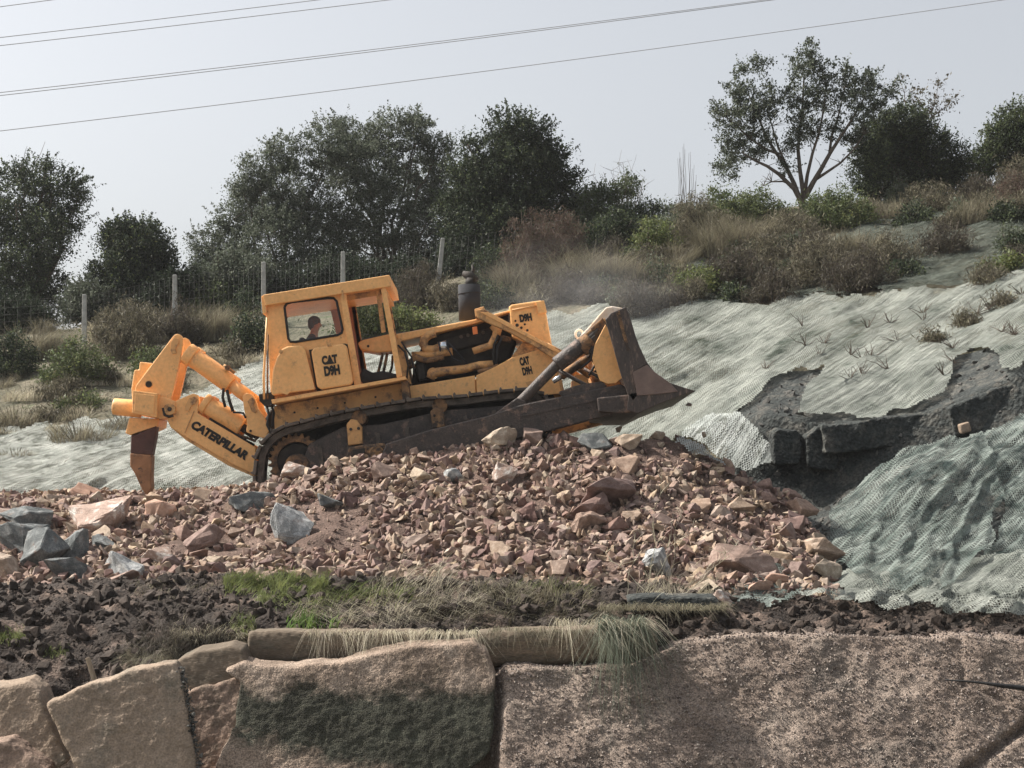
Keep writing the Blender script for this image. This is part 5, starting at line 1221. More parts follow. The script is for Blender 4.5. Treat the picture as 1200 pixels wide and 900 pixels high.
# --- tracks ------------------------------------------------------
LOOP = [(297.5,566),(298.5,548),(300.5,532),(307,518),(318,507),(333,499),(352,494.5),(380,487),(407,481),(450,473.5),(492,467),(540,464),(580,459),(612,456),(634,460),(645,472),(648,488),(645,504),(636,516),(624,521),(560,534),(500,546),(440,559),(380,571),(350,578),(330,582),(312,578),(302,572)]
def resample(loop, n):
    L = [Vector(p) for p in loop]; seg = [(L[(i+1) % len(L)] - L[i]).length for i in range(len(L))]; T = sum(seg); out = []
    for k in range(n):
        d = T * k / n; i = 0
        while d > seg[i]: d -= seg[i]; i += 1
        a = L[i]; b = L[(i+1) % len(L)]; out.append((a.lerp(b, d / seg[i]), (b - a).normalized()))
    return out
def track(near):
    y0 = 29.02 if near else mir(29.02) - 0.62; y1 = y0 + 0.62
    link = MB(); k = Z0 / F; R = resample(LOOP, 120); cen = Vector((470, 520))
    for side in (y0 + 0.10, y0 + 0.44):          # chain links run inside the shoes
        n = len(R); o_, i_ = [], []
        for p, d in R:
            nrm = Vector((d.y, -d.x)); 
            if (p - cen).dot(nrm) < 0: nrm = -nrm
            o_.append(p - nrm * 2.5); i_.append(p - nrm * 9.5)
        vs = [Q(a[0], a[1], side) for a in o_] + [Q(a[0], a[1], side) for a in i_] + [Q(a[0], a[1], side + .08) for a in o_] + [Q(a[0], a[1], side + .08) for a in i_]
        fs = []
        for j in range(n):
            j2 = (j + 1) % n; fs += [(j, j2, n + j2, n + j), (2*n + j, 3*n + j, 3*n + j2, 2*n + j2), (j, 2*n + j, 2*n + j2, j2), (n + j, n + j2, 3*n + j2, 3*n + j)]
        link.add(vs, fs)
        for p, d in R[::3]:                       # link pins
            nrm = Vector((d.y, -d.x)); 
            if (p - cen).dot(nrm) < 0: nrm = -nrm
            c = Q(*(p - nrm * 6), side - .02); link.tube([c, c + Vector((0, .12, 0))], 0.022, 8)
    t = link.build('track_chain', 'track', dz)
    S = resample(LOOP, 44); proto = None
    for p, d in S:
        if proto is None or True:
            nrm = Vector((d.y, -d.x)); 
            if (p - cen).dot(nrm) < 0: nrm = -nrm
            a = p - d * 8.4; b = p + d * 8.4
            pts = [a + nrm * .2, a + nrm * 2.0, a + d * 1.2 + nrm * 4.6, a + d * 2.6 + nrm * 4.6, a + d * 3.6 + nrm * 2, b + nrm * 2.0, b + nrm * .2, b - nrm * 1.5, a - nrm * 1.5]
            MB().prism([(q[0], q[1]) for q in pts], y0, 0.62, Z0).build('track_shoe', 'shoe', t, bevel=0.005)
    # frame, idler, sprocket, rollers
    yf = y0 + 0.16
    tf = plate('track_frame', [(352,545),(360,520),(400,500),(450,496),(520,480),(600,474),(628,482),(628,502),(600,512),(520,530),(430,550),(372,562)], yf, 0.28, 'arm', 0.02, Z0)
    if near:
        for px in range(372, 610, 34):
            y_ = 522 - (px - 372) * .2; plate('frame_rib', [(px, y_), (px + 5, y_ - 1), (px + 9, y_ + 34), (px + 3, y_ + 35)], yf - .035, 0.05, 'track', 0.006, None, tf)
        plate('roller_guard', [(372,548),(430,537),(520,519),(600,503),(602,509),(520,526),(430,545),(373,556)], yf - .05, 0.04, 'track', 0.006, None, tf)
    sp = MB(); cpx, cpy = 345, 540; N = 26; ring = []
    for i in range(N * 4):
        a = 2 * math.pi * i / (N * 4); r = 33.5 if i % 4 in (1, 2) else 29.5; ring.append((cpx + r * math.cos(a), cpy + r * math.sin(a)))
    inner = [(cpx + 23 * math.cos(2 * math.pi * i / (N * 4)), cpy + 23 * math.sin(2 * math.pi * i / (N * 4))) for i in range(N * 4)]
    vs = [Q(a, b, y0 + .24) for a, b in ring + inner] + [Q(a, b, y0 + .34) for a, b in ring + inner]; n = N * 4; fs = []
    for j in range(n):
        j2 = (j + 1) % n; fs += [(j, j2, n + j2, n + j), (2*n + j, 3*n + j, 3*n + j2, 2*n + j2), (j, 2*n + j, 2*n + j2, j2), (n + j, n + j2, 3*n + j2, 3*n + j)]
    sp.add(vs, fs); s_ = sp.build('sprocket', 'orange_rust', dz, bevel=0.004)
    disc('sprocket_hub', 345, 543, 23.5, y0 + .30, .2, 'dark', Z0, 32, s_)
    disc('final_drive_case', 347, 546, 15, y0 + .12, .3, 'orange_rust', Z0, 20, s_, 0.03)
    disc('final_drive_cap', 347, 546, 7, y0 + .06, .1, 'orange_rust', Z0, 12, s_, 0.015)
    idl = disc('idler_wheel', 616, 490, 24, y0 + .14, .3, 'track', Z0, 40, None, 0.02)
    disc('idler_hub', 616, 490, 9, y0 + .06, .3, 'orange_rust', Z0, 20, idl)
    for i in range(7):
        px = 388 + i * 33; disc('track_roller', px, 563 - (px - 388) * .2094, 11, y0 + .12, .34, 'track', Z0, 20, None, 0.012)
    for px, py in ((420, 489), (515, 475)): disc('carrier_roller', px, py, 9, y0 + .08, .4, 'orange_rust', Z0, 18, None, 0.012)
track(True); track(False)
plate('roller_bracket', [(406,497),(411,491),(418,492),(424,500),(425,520),(408,522)], 29.06, 0.16, 'orange_dirty', 0.015)
disc('bracket_bolt', 411, 503, 1.8, 29.03, 0.05, 'dark', None, 10); disc('bracket_bolt', 420, 502, 1.8, 29.03, 0.05, 'dark', None, 10)
plate('roller_bracket', [(504,482),(510,477),(519,480),(522,500),(507,502)], 29.06, 0.16, 'orange_rust', 0.015)
disc('bracket_bolt', 509, 487, 1.6, 29.03, 0.05, 'dark', None, 10)
tr = plate('trunnion_housing', [(409,524),(428,521),(450,519),(457,524),(458,536),(452,541),(410,544),(405,535)], 28.80, 0.32, 'orange_rust', 0.03)
plate('trunnion_cap', [(413,527),(427,525),(428,531),(414,533)], 28.78, 0.05, 'dark', 0.004, None, tr)
disc('trunnion_ball', 441, 531, 9, 28.74, 0.2, 'orange_rust', None, 20, tr, 0.02)

# --- body --------------------------------------------------------
plate('main_frame', [(312,500),(320,474),(474,449),(480,470),(640,440),(655,470),(600,500),(420,520),(340,530)], 29.72, 1.46, 'dark', 0.02, Z0)
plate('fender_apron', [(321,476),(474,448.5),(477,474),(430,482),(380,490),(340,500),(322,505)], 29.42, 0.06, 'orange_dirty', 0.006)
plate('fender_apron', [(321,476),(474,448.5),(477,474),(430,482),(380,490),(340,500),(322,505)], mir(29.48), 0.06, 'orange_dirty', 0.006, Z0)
plate('platform', [(318,468.5),(475,440.8),(476,444.6),(319,473)], 29.05, 2.05, 'orange', 0.005)
for px in (345, 372, 404, 440): disc('apron_bolt', px, 488 - (px - 320) * .19, 1.3, 29.40, 0.03, 'dark', None, 8)
plate('battery_support', [(470,447),(478,446),(482,476),(472,478)], 29.2, 0.5, 'orange_rust', 0.01)

plate('side_panel', [(476,453),(520,446),(556.5,440),(557.5,466),(520,472),(478,476)], 29.62, 0.05, 'orange', 0.008)
plate('side_panel', [(558,440),(580,430),(600,419),(644,406),(650,420),(661,461),(628,464),(590,465),(559,466)], 29.60, 0.05, 'orange', 0.008)
plate('side_panel', [(476,453),(600,419),(644,406),(661,461),(478,476)], mir(29.62), 0.05, 'orange', 0.008, Z0)
hd = plate('hood', [(462,388.6),(556,371),(598.5,359.5),(599,362.5),(557,376),(464,398)], 29.80, 1.30, 'orange', 0.03, 29.4)
plate('radiator_guard', [(597,358.5),(600,356.8),(634,351.8),(638,355),(647,405),(644,407),(612,400),(600,395)], 29.66, 1.58, 'orange', 0.03)
plate('radiator_lower_guard', [(612,400),(644,406),(650,412),(660,461),(655,470),(600,470),(590,430)], 29.74, 1.42, 'orange_dirty', 0.02, 29.6)
plate('radiator_corner', [(628,353.5),(637.5,352),(641,366),(631,368)], 29.62, 0.05, 'orange', 0.006)
plate('radiator_edge', [(648,418),(652,417),(662,461),(658,462)], 29.57, 0.10, 'orange_dirty', 0.006)
disc('radiator_cap', 601, 354, 4, 30.3, 0.25, 'dark', 29.8, 14)
plate('radiator_step', [(596,357),(603,354),(606,356),(600,360)], 29.9, 0.8, 'orange_dusty_sunlit', 0.01, 29.6)
cyl('radiator_rib', [(600,363.5),(630,357.8)], 1.0, 'orange_dirty', 29.645)
# mud spots on the guard
for px, py, r in ((606,381,2.2),(611,384,1.7),(615,380,1.4),(618,387,1.6),(604,376,1.4),(612,389,1.2)): disc('mud_spot', px, py, r, 29.655, 0.02, 'dark', None, 7, None, 0.003)

# engine, seen through the open side
plate('engine_block', [(497,398),(590,366),(604,372),(606,396),(598,420),(557,438),(482,452),(484,432)], 30.05, 0.8, 'dark', 0.04)
plate('cylinder_head', [(514,399),(575,384),(577,400),(516,415)], 29.95, 0.2, 'dark', 0.03)
plate('firewall', [(462,398),(470,396),(482,450),(474,453)], 29.75, 1.3, 'orange_dirty', 0.01)
plate('fuel_filter', [(487,425),(497,422),(500,444),(490,447)], 29.85, 0.2, 'dark', 0.03)
cyl('intake_pipe', [(519,405),(508,409),(499,408.5),(495.5,403),(497,396),(502,391.5),(510,389)], 5.3, 'orange_dirty', 29.84, 29.7)
cyl('intake_pipe', [(482,416),(500,415),(530,411)], 4.5, 'orange_dirty', 29.84, 29.7)
cl = cyl('clamp_sleeve', [(513.5,406),(524.5,403.5)], 6.2, 'chrome', 29.83, 29.7)
for t in (514, 524): cyl('clamp_band', [(t, 406 - (t-514)*.22), (t + 1.5, 405.7 - (t-514)*.22)], 6.9, 'exhaust', 29.83, 29.7, parent=cl)
cyl('coolant_pipe', [(504,443),(506,438),(512,435.5),(545,431.5),(562,427),(578,426)], [5.5,5.5,5.5,4.8,4.6,4.6], 'orange_dirty', 29.78, 29.65)
disc('pipe_flange', 507, 437, 7, 29.76, 0.04, 'orange_dirty', 29.65, 14)
cyl('exhaust_elbow', [(554,411),(566,407),(575,404),(581,394),(583,386),(577,380)], [4,4.2,4.5,5,6,5], 'orange_dirty', 29.80, 29.7)
cyl('exhaust_elbow', [(581,396),(590,396),(599,398)], 3.4, 'orange_rust', 29.78, 29.7)
cyl('coolant_pipe', [(483,431),(481,423),(487,418),(500,422),(520,418)], [4,4,4.2,3.5,3.2], 'orange_rust', 29.80, 29.7)
cyl('coolant_pipe', [(560,436),(575,432),(584,428)], 3, 'orange_rust', 29.72, 29.65)
cyl('hose', [(526,401),(537,414),(548,426)], 0.9, 'exhaust', 29.74, 29.65, 8)
cyl('hose', [(524,406),(531,420),(541,424)], 0.8, 'exhaust', 29.73, 29.65, 8)
cyl('hose', [(584,392),(579,404),(578,416),(580,430)], 1.5, 'rubber', 29.72, 29.65, 8)
cyl('hose', [(588,396),(583,406),(582,428)], 1.3, 'exhaust', 29.71, 29.65, 8)
cyl('hose', [(466,404),(474,412),(478,428),(476,448)], 1.1, 'rubber', 29.7, 29.65, 8)
cyl('hose', [(470,400),(482,418),(486,440)], 1.0, 'exhaust', 29.7, 29.65, 8)
for px, py in ((540,393),(548,391),(566,388)): disc('engine_cap', px, py, 2.2, 29.92, 0.05, 'track', 29.7, 12)
plate('tag', [(553.5,383.5),(559,382.5),(560,391),(554.5,392)], 29.72, 0.03, 'lamp_orange', 0.003)
plate('bracket_under_hood', [(596,368),(601,366),(602,384),(597,386)], 29.72, 0.1, 'orange_rust', 0.01)
# exhaust stack
ex = cyl('exhaust_muffler', [(550,372),(549,330)], 13.2, 'exhaust', 30.35, 29.9, 28)
cyl('exhaust_seam', [(549.2,341),(549.1,339.5)], 13.6, 'exhaust', 30.35, 29.9, 28, parent=ex)
cyl('exhaust_pipe', [(551,331),(551.5,322)], 6.8, 'dark', 30.35, 29.9, 18, parent=ex)
cyl('rain_cap', [(556,327),(550,319),(541,316)], [6.5,6.0,3.0], 'dark', 30.35, 29.9, 14, parent=ex)
cyl('rain_cap_lever', [(551,321),(554,312),(553,306)], [3.0,2.0,1.4], 'dark', 30.35, 29.9, 8, parent=ex)
# diagonal guard bar
for yy in (29.42, mir(29.42) - .12):
    plate('guard_bar', [(557,363.5),(566,361.5),(600,380),(630,396.5),(659,410.5),(657,419),(650,421),(626,405.5),(596,389),(560,373)], yy, 0.12, 'orange_dirty', 0.014, 29.42)
plate('guard_bar_flange', [(563,366),(572,366),(657,412),(656,414.5),(648,411)], 29.40, 0.02, 'orange', 0.004, 29.42)
plate('guard_bar_foot', [(556,362),(567,359),(570,366),(566,373),(557,371)], 29.45, 1.95, 'orange_dirty', 0.012)

# --- cab ---------------------------------------------------------
cab = holed_plate([(312,356),(398,343.5),(405,343),(422,450.5),(317.5,469)],
    [[(333.5,360),(336,356),(342,354),(384,349.3),(391,349.6),(394.5,353),(401.5,386),(400.5,390),(396,392.6),(346,400.8),(340.5,400.5),(338,397)]], 29.25, 0.05, 'cab_side', 'orange', dz)
loopw = [(333.5,360),(336,356),(342,354),(384,349.3),(391,349.6),(394.5,353),(401.5,386),(400.5,390),(396,392.6),(346,400.8),(340.5,400.5),(338,397)]
win = MB().tube([Q(a, b, 29.245, 29.25) for a, b in loopw + loopw[:1]], 0.020, 8, False).build('window_seal', 'rubber', dz, smooth=True)
MB().prism(loopw, 29.262, 0.006, 29.25).build('window_pane', 'glass', win)
FW = [(318,372),(324,366),(385,357),(389,360),(400,395),(396,400),(338,409),(330,405)]
YF = 31.0
holed_plate([(312,356),(398,343.5),(405,343),(422,450.5),(317.5,469)], [[(320,359),(323,356.8),(371,349),(375,350.5),(382,380),(379,383.5),(327,391),(323.5,389)]], YF, 0.05, 'cab_side', 'liner', dz, 29.25)
plate('cab_rear_wall', [(312,357),(315,356.5),(320,400),(317,401)], 29.31, YF - 29.32, 'orange', 0.005)
plate('cab_rear_lower_wall', [(315,440),(318,439.5),(321,466),(317.5,468)], 29.31, YF - 29.32, 'orange', 0.005, 29.25)
plate('cab_inner_lining', [(316,396),(419,424),(421,449),(320,466)], 29.33, 0.02, 'liner', 0)
cr_ = plate('roof', [(307.5,345.5),(456.5,322),(458.8,335.5),(311,358)], 29.15, 1.95, 'orange', 0.012)
plate('roof_lip', [(306,347),(310,346),(312.5,366),(308,368)], 29.18, 1.9, 'orange', 0.006, None, cr_)
plate('roof_seam', [(400,340.5),(402,340),(403.5,351),(401.5,351)], 29.135, 0.02, 'orange_dirty', 0.002, None, cr_)
# door frame
plate('door_post', [(398,343.5),(405,342.5),(423,450),(415,451.5)], 29.19, 0.10, 'orange', 0.010)
plate('front_post', [(446,337.5),(452,336.5),(471.5,441),(465,442.5)], 29.19, 0.09, 'orange', 0.008)
plate('front_post_flange', [(440,339),(445,338),(452,389),(447,390)], 29.30, 0.04, 'orange_dirty', 0.004)
plate('front_post', [(441,340),(449,339),(467,442),(459,443)], 31.0, 0.06, 'orange_dirty', 0.008, 29.25)
plate('rear_door_post', [(400,345),(406,344),(424,450),(416,451.5)], 31.0, 0.06, 'orange_dirty', 0.008, 29.25)
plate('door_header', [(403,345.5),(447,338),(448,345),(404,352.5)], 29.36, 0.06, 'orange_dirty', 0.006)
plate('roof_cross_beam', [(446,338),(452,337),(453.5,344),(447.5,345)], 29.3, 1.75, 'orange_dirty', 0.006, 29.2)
# console, seat, levers
plate('console', [(417.5,400),(424,396.5),(455,389.5),(459,392),(461,410),(440,411.5),(421,408)], 29.75, 0.55, 'orange', 0.025, 29.5)
plate('dash_panel', [(456,392),(463,391),(466,412),(459,413)], 29.7, 1.3, 'orange_dirty', 0.02, 29.5)
disc('console_slot', 430, 404, 1.6, 29.74, 0.03, 'dark', 29.5, 10)
cyl('control_lever', [(447,412),(444,426),(440,440)], 1.8, 'orange_rust', 29.8, 29.5, 8); cyl('control_lever', [(452,412),(449,428),(446,439)], 1.8, 'orange_rust', 29.85, 29.5, 8)
cyl('control_lever', [(457,412),(456,426),(452,438)], 1.5, 'orange_rust', 30.2, 29.5, 8)
plate('floor_mat', [(420,441),(424,430),(436,436),(448,434),(466,438),(468,441),(424,449)], 29.5, 1.5, 'rubber', 0.02, 29.4)
st_ = plate('seat', [(356,424),(396,417),(398,427),(358,434)], 30.1, 0.6, 'rubber', 0.04, 30.2)
plate('seat_back', [(350,396),(357,395),(363,425),(356,427)], 30.15, 0.5, 'rubber', 0.04, 30.2, st_)
plate('seat_base', [(365,430),(392,426),(396,452),(368,456)], 30.2, 0.4, 'dark', 0.02, 30.2, st_)
# tanks on the side
tk = plate('fuel_tank', [(318.5,463),(317.5,455),(319.5,434),(324,420),(330,409),(337,405.8),(350,404.8),(355,406),(358,411),(369.5,456.5)], 29.06, 0.22, 'orange', 0.022)
disc('tank_emblem', 334.5, 455, 8, 29.052, 0.02, 'orange', None, 6, tk, 0.004)
disc('tank_cap', 329, 412, 2.4, 29.045, 0.03, 'orange_dirty', None, 12, tk, 0.004)
plate('box_recess', [(362,410),(404,402.5),(409,404),(418,450.5),(371,458.5)], 29.235, 0.03, 'dark', 0.004)
bb = plate('battery_box', [(364.5,411.5),(368,407.5),(401,402.5),(406,405),(413.5,446),(411,451),(377,456.6),(371.5,453.5)], 29.04, 0.18, 'orange', 0.03)
plate('box_latch', [(383,402.5),(388,401.6),(389,405.8),(384,406.6)], 29.03, 0.05, 'orange_dirty', 0.006, None, bb)
lettering('CAT', 386.3, 421.4, 10.8, 18.5, 8, 29.030, bb, 0.065)
lettering('D9H', 389, 434.2, 12.4, 18.5, 8, 29.030, bb, 0.065)
MB().prism([(382.3,427.2),(387.2,420.2),(392.3,426)], 29.028, 0.003).build('lettering', 'black', bb)
lettering('D9H', 616, 372.4, 9.5, 14.5, 9, 29.648, dz, 0.07)
lettering('CAT', 614.6, 423.0, 10.0, 11.5, 12, 29.592, dz, 0.065)
lettering('D9H', 617.8, 434.6, 10.0, 11.5, 12, 29.592, dz, 0.06)
plate('emblem_plate', [(616,448),(624,446),(626,450),(618,452)], 29.593, 0.01, 'orange_dirty', 0.002)
# rear rods and handle
cyl('grab_rail', [(313,372),(311.5,400),(309,440),(309.5,468)], 1.3, 'orange', 29.12, None, 10)
cyl('grab_rail', [(314,392),(313.4,440),(313.6,468)], 1.1, 'orange_rust', 29.2, None, 10)
plate('rear_bracket', [(303,462),(320,459),(322,470),(318,476),(310,476),(304,470)], 29.2, 0.3, 'dark', 0.01)
cyl('hose', [(312,474),(315,486),(313,498),(318,508)], 1.6, 'rubber', 29.3, None, 8); cyl('hose', [(318,474),(321,484),(319,500)], 1.5, 'rubber', 29.35, None, 8)
plate('rear_case', [(300,500),(312,478),(325,476),(345,500),(345,535),(312,540)], 29.75, 1.4, 'dark', 0.03, 29.3)

# --- ripper ------------------------------------------------------
for yy in (29.62, mirr(29.62) - .10):
    rp = plate('ripper_bracket', [(201.5,395.5),(204.5,392.2),(208,391.2),(211.8,392.5),(214.8,397),(214.6,404),(213,413),(206,445),(200,470),(196,480),(186,484),(160,478),(156,470),(159,452),(165,444)], yy, 0.10, 'orange', 0.014, 29.62)
plate('ripper_pin_boss', [(200,401),(204,396),(209.5,397.5),(209.5,402),(205.5,408),(207,414),(202,415),(200,411)], 29.595, 0.03, 'orange_dirty', 0.006)
disc('ripper_hole', 174.2, 450.3, 3.8, 29.600, 0.03, 'dark', None, 18)
disc('ripper_hole_ring', 174.2, 450.3, 4.6, 29.608, 0.02, 'orange_dirty', None, 18)
plate('tool_carrier', [(163,423.5),(178,425.5),(176,440),(190,470),(154,470),(153,455),(156.5,433),(162,433)], 29.75, 0.4, 'orange', 0.02, 29.7)
plate('carrier_cap', [(160,422),(181,424),(178,428),(162,427)], 30.1, 0.6, 'orange_rust', 0.02, 29.8)
plate('ripper_crossbox', [(155.5,457.5),(184.5,461),(183.5,489.5),(154.5,484)], 29.40, 1.2, 'orange', 0.012)
plate('crossbox_face', [(158.5,461),(181.5,463.5),(180.5,486),(157.5,481.5)], 29.385, 0.03, 'orange', 0.008, 29.4)
cyl('ripper_beam_end', [(126.5,474.5),(160,478)], [9.8, 10.4], 'orange', 29.9, 29.5, 24, bevel=0.02)
plate('pivot_arm', [(182,464),(195,466),(205,470),(206,484),(198,489),(188,491),(182,489)], 29.55, 0.16, 'orange', 0.014)
pv = disc('pivot_pin', 198.5, 479.5, 6.8, 29.49, 0.12, 'orange_dirty', None, 24); disc('pivot_bolt', 198.5, 479.5, 2.6, 29.47, 0.05, 'dark', None, 12, pv)
cyl('pivot_ring', [(191,478),(193,486.5),(198,488.5),(203,487)], 1.6, 'dark', 29.50, None, 8)
plate('shank_holder', [(149,489),(184,490),(183,499),(154.5,511),(144.5,507.3)], 29.85, 0.75, 'orange', 0.015, 29.7)
plate('ripper_shank', [(153,508),(183,498),(181.5,512),(177.5,533),(152,531)], 29.85, 0.22, 'shank', 0.012, 29.8)
plate('ripper_tip', [(151.8,531),(177.5,533),(176.5,556),(177,572),(172,580),(166,574),(158,556),(152,546)], 29.82, 0.28, 'tip', 0.02, 29.8)
for yy in (29.58, mirr(29.58) - .12):
    rb_ = plate('ripper_lower_beam', [(195,490),(203,471),(214,466),(225.6,461.2),(231,462.5),(233.5,467),(231.5,484),(300,524.6),(298,556),(270,543),(220,513.5),(200,501)], yy, 0.12, 'orange', 0.016, 29.58)
    if yy < 30: lb = rb_
plate('beam_weld_seam', [(227,481),(228,481.5),(217,507.5),(216,507)], 29.565, 0.03, 'orange_dirty', 0.002)
plate('beam_pin_boss', [(217,476),(222,466),(228,464.5),(231.5,468),(229,473),(224.5,475),(221,482),(217,481)], 29.555, 0.03, 'orange_dirty', 0.006)
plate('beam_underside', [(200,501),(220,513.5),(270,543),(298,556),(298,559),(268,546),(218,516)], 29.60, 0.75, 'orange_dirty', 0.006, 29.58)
lettering('CATERPILLAR', 258.0, 516.0, 10.8, 76, -31.0, 29.568, lb, 0.065, skew=0.10)
ucs = [(29.72, 0.10), (mirr(29.72), 0)]
for yy, _ in ucs:
    uc = cyl('lift_cylinder', [(220.5,415),(269.5,450.5)], 11.2, 'orange', yy, 29.62, 26, bevel=0.02)
    cyl('cylinder_head', [(217,412.5),(226,419)], 13.0, 'orange', yy, 29.62, 26, parent=uc, bevel=0.015)
    cyl('cylinder_rod', [(268,449),(293,468)], 7.6, 'orange', yy, 29.62, 18, parent=uc)
    lc = cyl('tilt_cylinder', [(241,474.5),(283,500.5)], 11.0, 'orange', yy, 29.62, 26, bevel=0.03)
    cyl('cylinder_collar', [(236.5,471.5),(243,475.8)], 12.8, 'orange', yy, 29.62, 26, parent=lc, bevel=0.015)
    cyl('cylinder_rod', [(281,499),(297,510)], 5, 'dark', yy, 29.62, 16, parent=lc)
    plate('link_bracket', [(285,464),(290,460.8),(297,463),(300,468),(303,478),(311,490),(317,504.5),(312,514),(300,511),(289.5,506.5),(290.5,497),(287,480)], yy - .2 if yy < 30 else yy + .08, 0.12, 'orange', 0.014, 29.62)
plate('link_pin_boss', [(290,470),(295,465.5),(299,468),(297,475),(301,481),(299,484.5),(295,482)], 29.50, 0.03, 'orange_dirty', 0.006)
disc('link_bolt', 293.5, 505, 1.5, 29.49, 0.04, 'dark', None, 10)
disc('cylinder_port', 266, 430.5, 3.0, 29.55, 0.2, 'orange_rust', None, 12); cyl('cylinder_port_pipe', [(262,428),(268,432),(275,437)], 1.8, 'orange_dirty', 29.6, None, 8)
cyl('hose', [(262,455),(261,466),(264,477)], 1.7, 'rubber', 29.5, None, 10); cyl('hose', [(266,457),(269,470),(273,482)], 1.9, 'rubber', 29.52, None, 10)
cyl('hose', [(273,483),(285,484),(288,490)], 1.2, 'rubber', 29.52, None, 8)
cyl('hose', [(245,491),(262,500),(280,512),(298,522)], 1.8, 'rubber', 29.66, None, 8); cyl('hose', [(256,493),(275,508),(300,517)], 1.6, 'orange_rust', 29.68, None, 8)

# --- blade and push arms -------------------------------------------
YB, YE = 28.35, 32.55
arm = [(448,532),(452,520),(506,503),(573,487),(610,474.5),(727,450),(738,456),(745,470),(740,483),(723,484),(647,504),(600,516),(560,525),(500,538),(452,547)]
pa = plate('push_arm', arm, 28.62, 0.30, 'arm', 0.02)
plate('push_arm_rib', [(610,486),(720,462),(721,465),(611,489)], 28.605, 0.03, 'arm', 0.004, 28.62, pa)
for px, py in ((640,489),(690,478),(600,499)): disc('arm_weld', px, py, 1.0, 28.61, 0.03, 'dark', None, 8, pa)
plate('push_arm', arm, mir(28.62) - .30, 0.30, 'orange_dirty', 0.02, 28.62)
# moldboard: a curved sheet right across, its profile read at the near end
front = [(733,359.5),(736.5,366),(741,380),(745,394),(750,407),(757,422),(768,436),(785,449),(814,458.5)]
back = [(798,463),(775,473),(748,484),(738,476),(730,452),(722,424),(717,402),(712,384),(709,374),(716,366),(725,361)]
plate('moldboard', [(727,361),(733,359.5),(736.5,366),(741,380),(745,394),(750,407),(757,422),(768,436),(776,443),(766,446),(752,436),(742,421),(734,402),(728,384),(724,370)], YB + .07, YE - YB - .14, 'blade', 0.008, YB)
plate('end_plate', [(709.5,374.5),(716,367),(733.5,359.5),(736.5,366),(741,380),(745,394),(750,407),(757,422),(758,427),(741,436.5),(747,463.5),(742,470),(736,462),(728,440),(719,408)], YB, 0.06, 'blade', 0.008)
plate('end_plate', [(709.5,374.5),(716,367),(733.5,359.5),(736.5,366),(741,380),(745,394),(750,407),(757,422),(758,427),(741,436.5),(747,463.5),(742,470),(736,462),(728,440),(719,408)], YE - .06, 0.06, 'orange_dirty', 0.008, YB)
plate('end_plate_rib', [(722,366),(726,364),(738,410),(735,411)], YB - .02, 0.04, 'orange_rust', 0.004)
plate('end_bit', [(741,436.5),(758,427.5),(768,436.5),(785,448.5),(795,459),(770,462),(747,463.5)], YB - .02, 0.10, 'bit', 0.008)
plate('cutting_edge', [(783,448),(815,458.3),(794,464.5),(770,474),(748,484.5),(735,480),(737,461),(770,458),(790,454)], YB + .0, YE - YB, 'blade', 0.006, YB)
plate('blade_bottom_beam', [(700,466),(738,462),(747,464),(748,483),(722,484),(702,482)], YB + .05, YE - YB - .1, 'arm', 0.02, YB)
# braced back of the blade, dusty on top, with the sun's highlight in its colour
plate('blade_back', [(676,399),(680,393),(692,380),(704,366),(711,358.5),(718,357),(732,359.5),(724,363),(712,378),(716,395),(700,402),(690,404)], YB + .55, YE - YB - .7, 'orange_dusty_sunlit', 0.02, 28.7)
plate('blade_back_plate', [(709.5,380),(713,386),(722,412),(731,441),(722,449),(712,450),(703,446),(694,420),(697,404)], YB + .30, 0.08, 'orange', 0.01)
plate('blade_back_plate', [(675,435),(690,434),(694,450),(684,455),(674,450)], 29.7, 1.6, 'orange', 0.01, 28.9)
plate('blade_box_beam', [(700,400),(716,396),(724,430),(712,446),(700,440),(694,420)], YB + .7, YE - YB - 1.4, 'orange_dirty', 0.02)
for i, (yy) in enumerate((28.75, 29.6, 31.2, 32.1)): plate('blade_rib', [(685,392),(709,372),(716,392),(700,412),(692,408)], yy, 0.06, 'orange_dirty', 0.008, 28.7)
for px, py in ((713,364),(680,388)):
    ey = MB(); c = Q(px, py, 29.3, 28.8); pts = [c + Vector((math.cos(a) * .06, 0, math.sin(a) * .07)) for a in [i * math.pi / 6 for i in range(13)]]; ey.tube(pts, 0.018, 8, False); ey.build('lifting_eye', 'orange_dusty_sunlit', dz, smooth=True)
# brace strut from the arm to the blade top
bs = cyl('brace_strut', [(607,474),(655,425)], 6.2, 'arm', 28.78, None, 20, bevel=0.02)
cyl('brace_sleeve', [(652,428),(682,404)], 9.6, 'arm', 28.78, None, 22, parent=bs, bevel=0.03)
cyl('brace_band', [(680,409),(692,398)], 11.0, 'orange_rust', 28.80, None, 20, parent=bs, bevel=0.02)
cyl('brace_end', [(685,404),(702,388)], 7.5, 'dark', 28.82, None, 18, parent=bs)
plate('brace_foot', [(573,490),(590,477),(606,466),(616,470),(618,478),(600,486)], 28.66, 0.26, 'arm', 0.02, None, bs)
plate('brace_lug', [(686,402),(697,392),(706,402),(704,420),(695,424)], 28.70, 0.20, 'dark', 0.015)
plate('brace_lug', [(692,385),(706,372),(714,384),(712,398),(700,404)], 28.74, 0.14, 'orange_rust', 0.015)
lf = cyl('tilt_ram', [(658,440),(680,425),(704,410)], 5.0, 'orange_rust', 29.1, 28.9, 18)
cyl('tilt_ram_rod', [(648,446),(660,439)], 3.2, 'chrome', 29.1, 28.9, 12, parent=lf)
cyl('blade_link', [(655,434),(684,450),(700,456)], 2.4, 'arm', 28.9, None, 10); cyl('blade_link', [(684,432),(706,444),(714,449)], 2.0, 'arm', 28.9, None, 10)
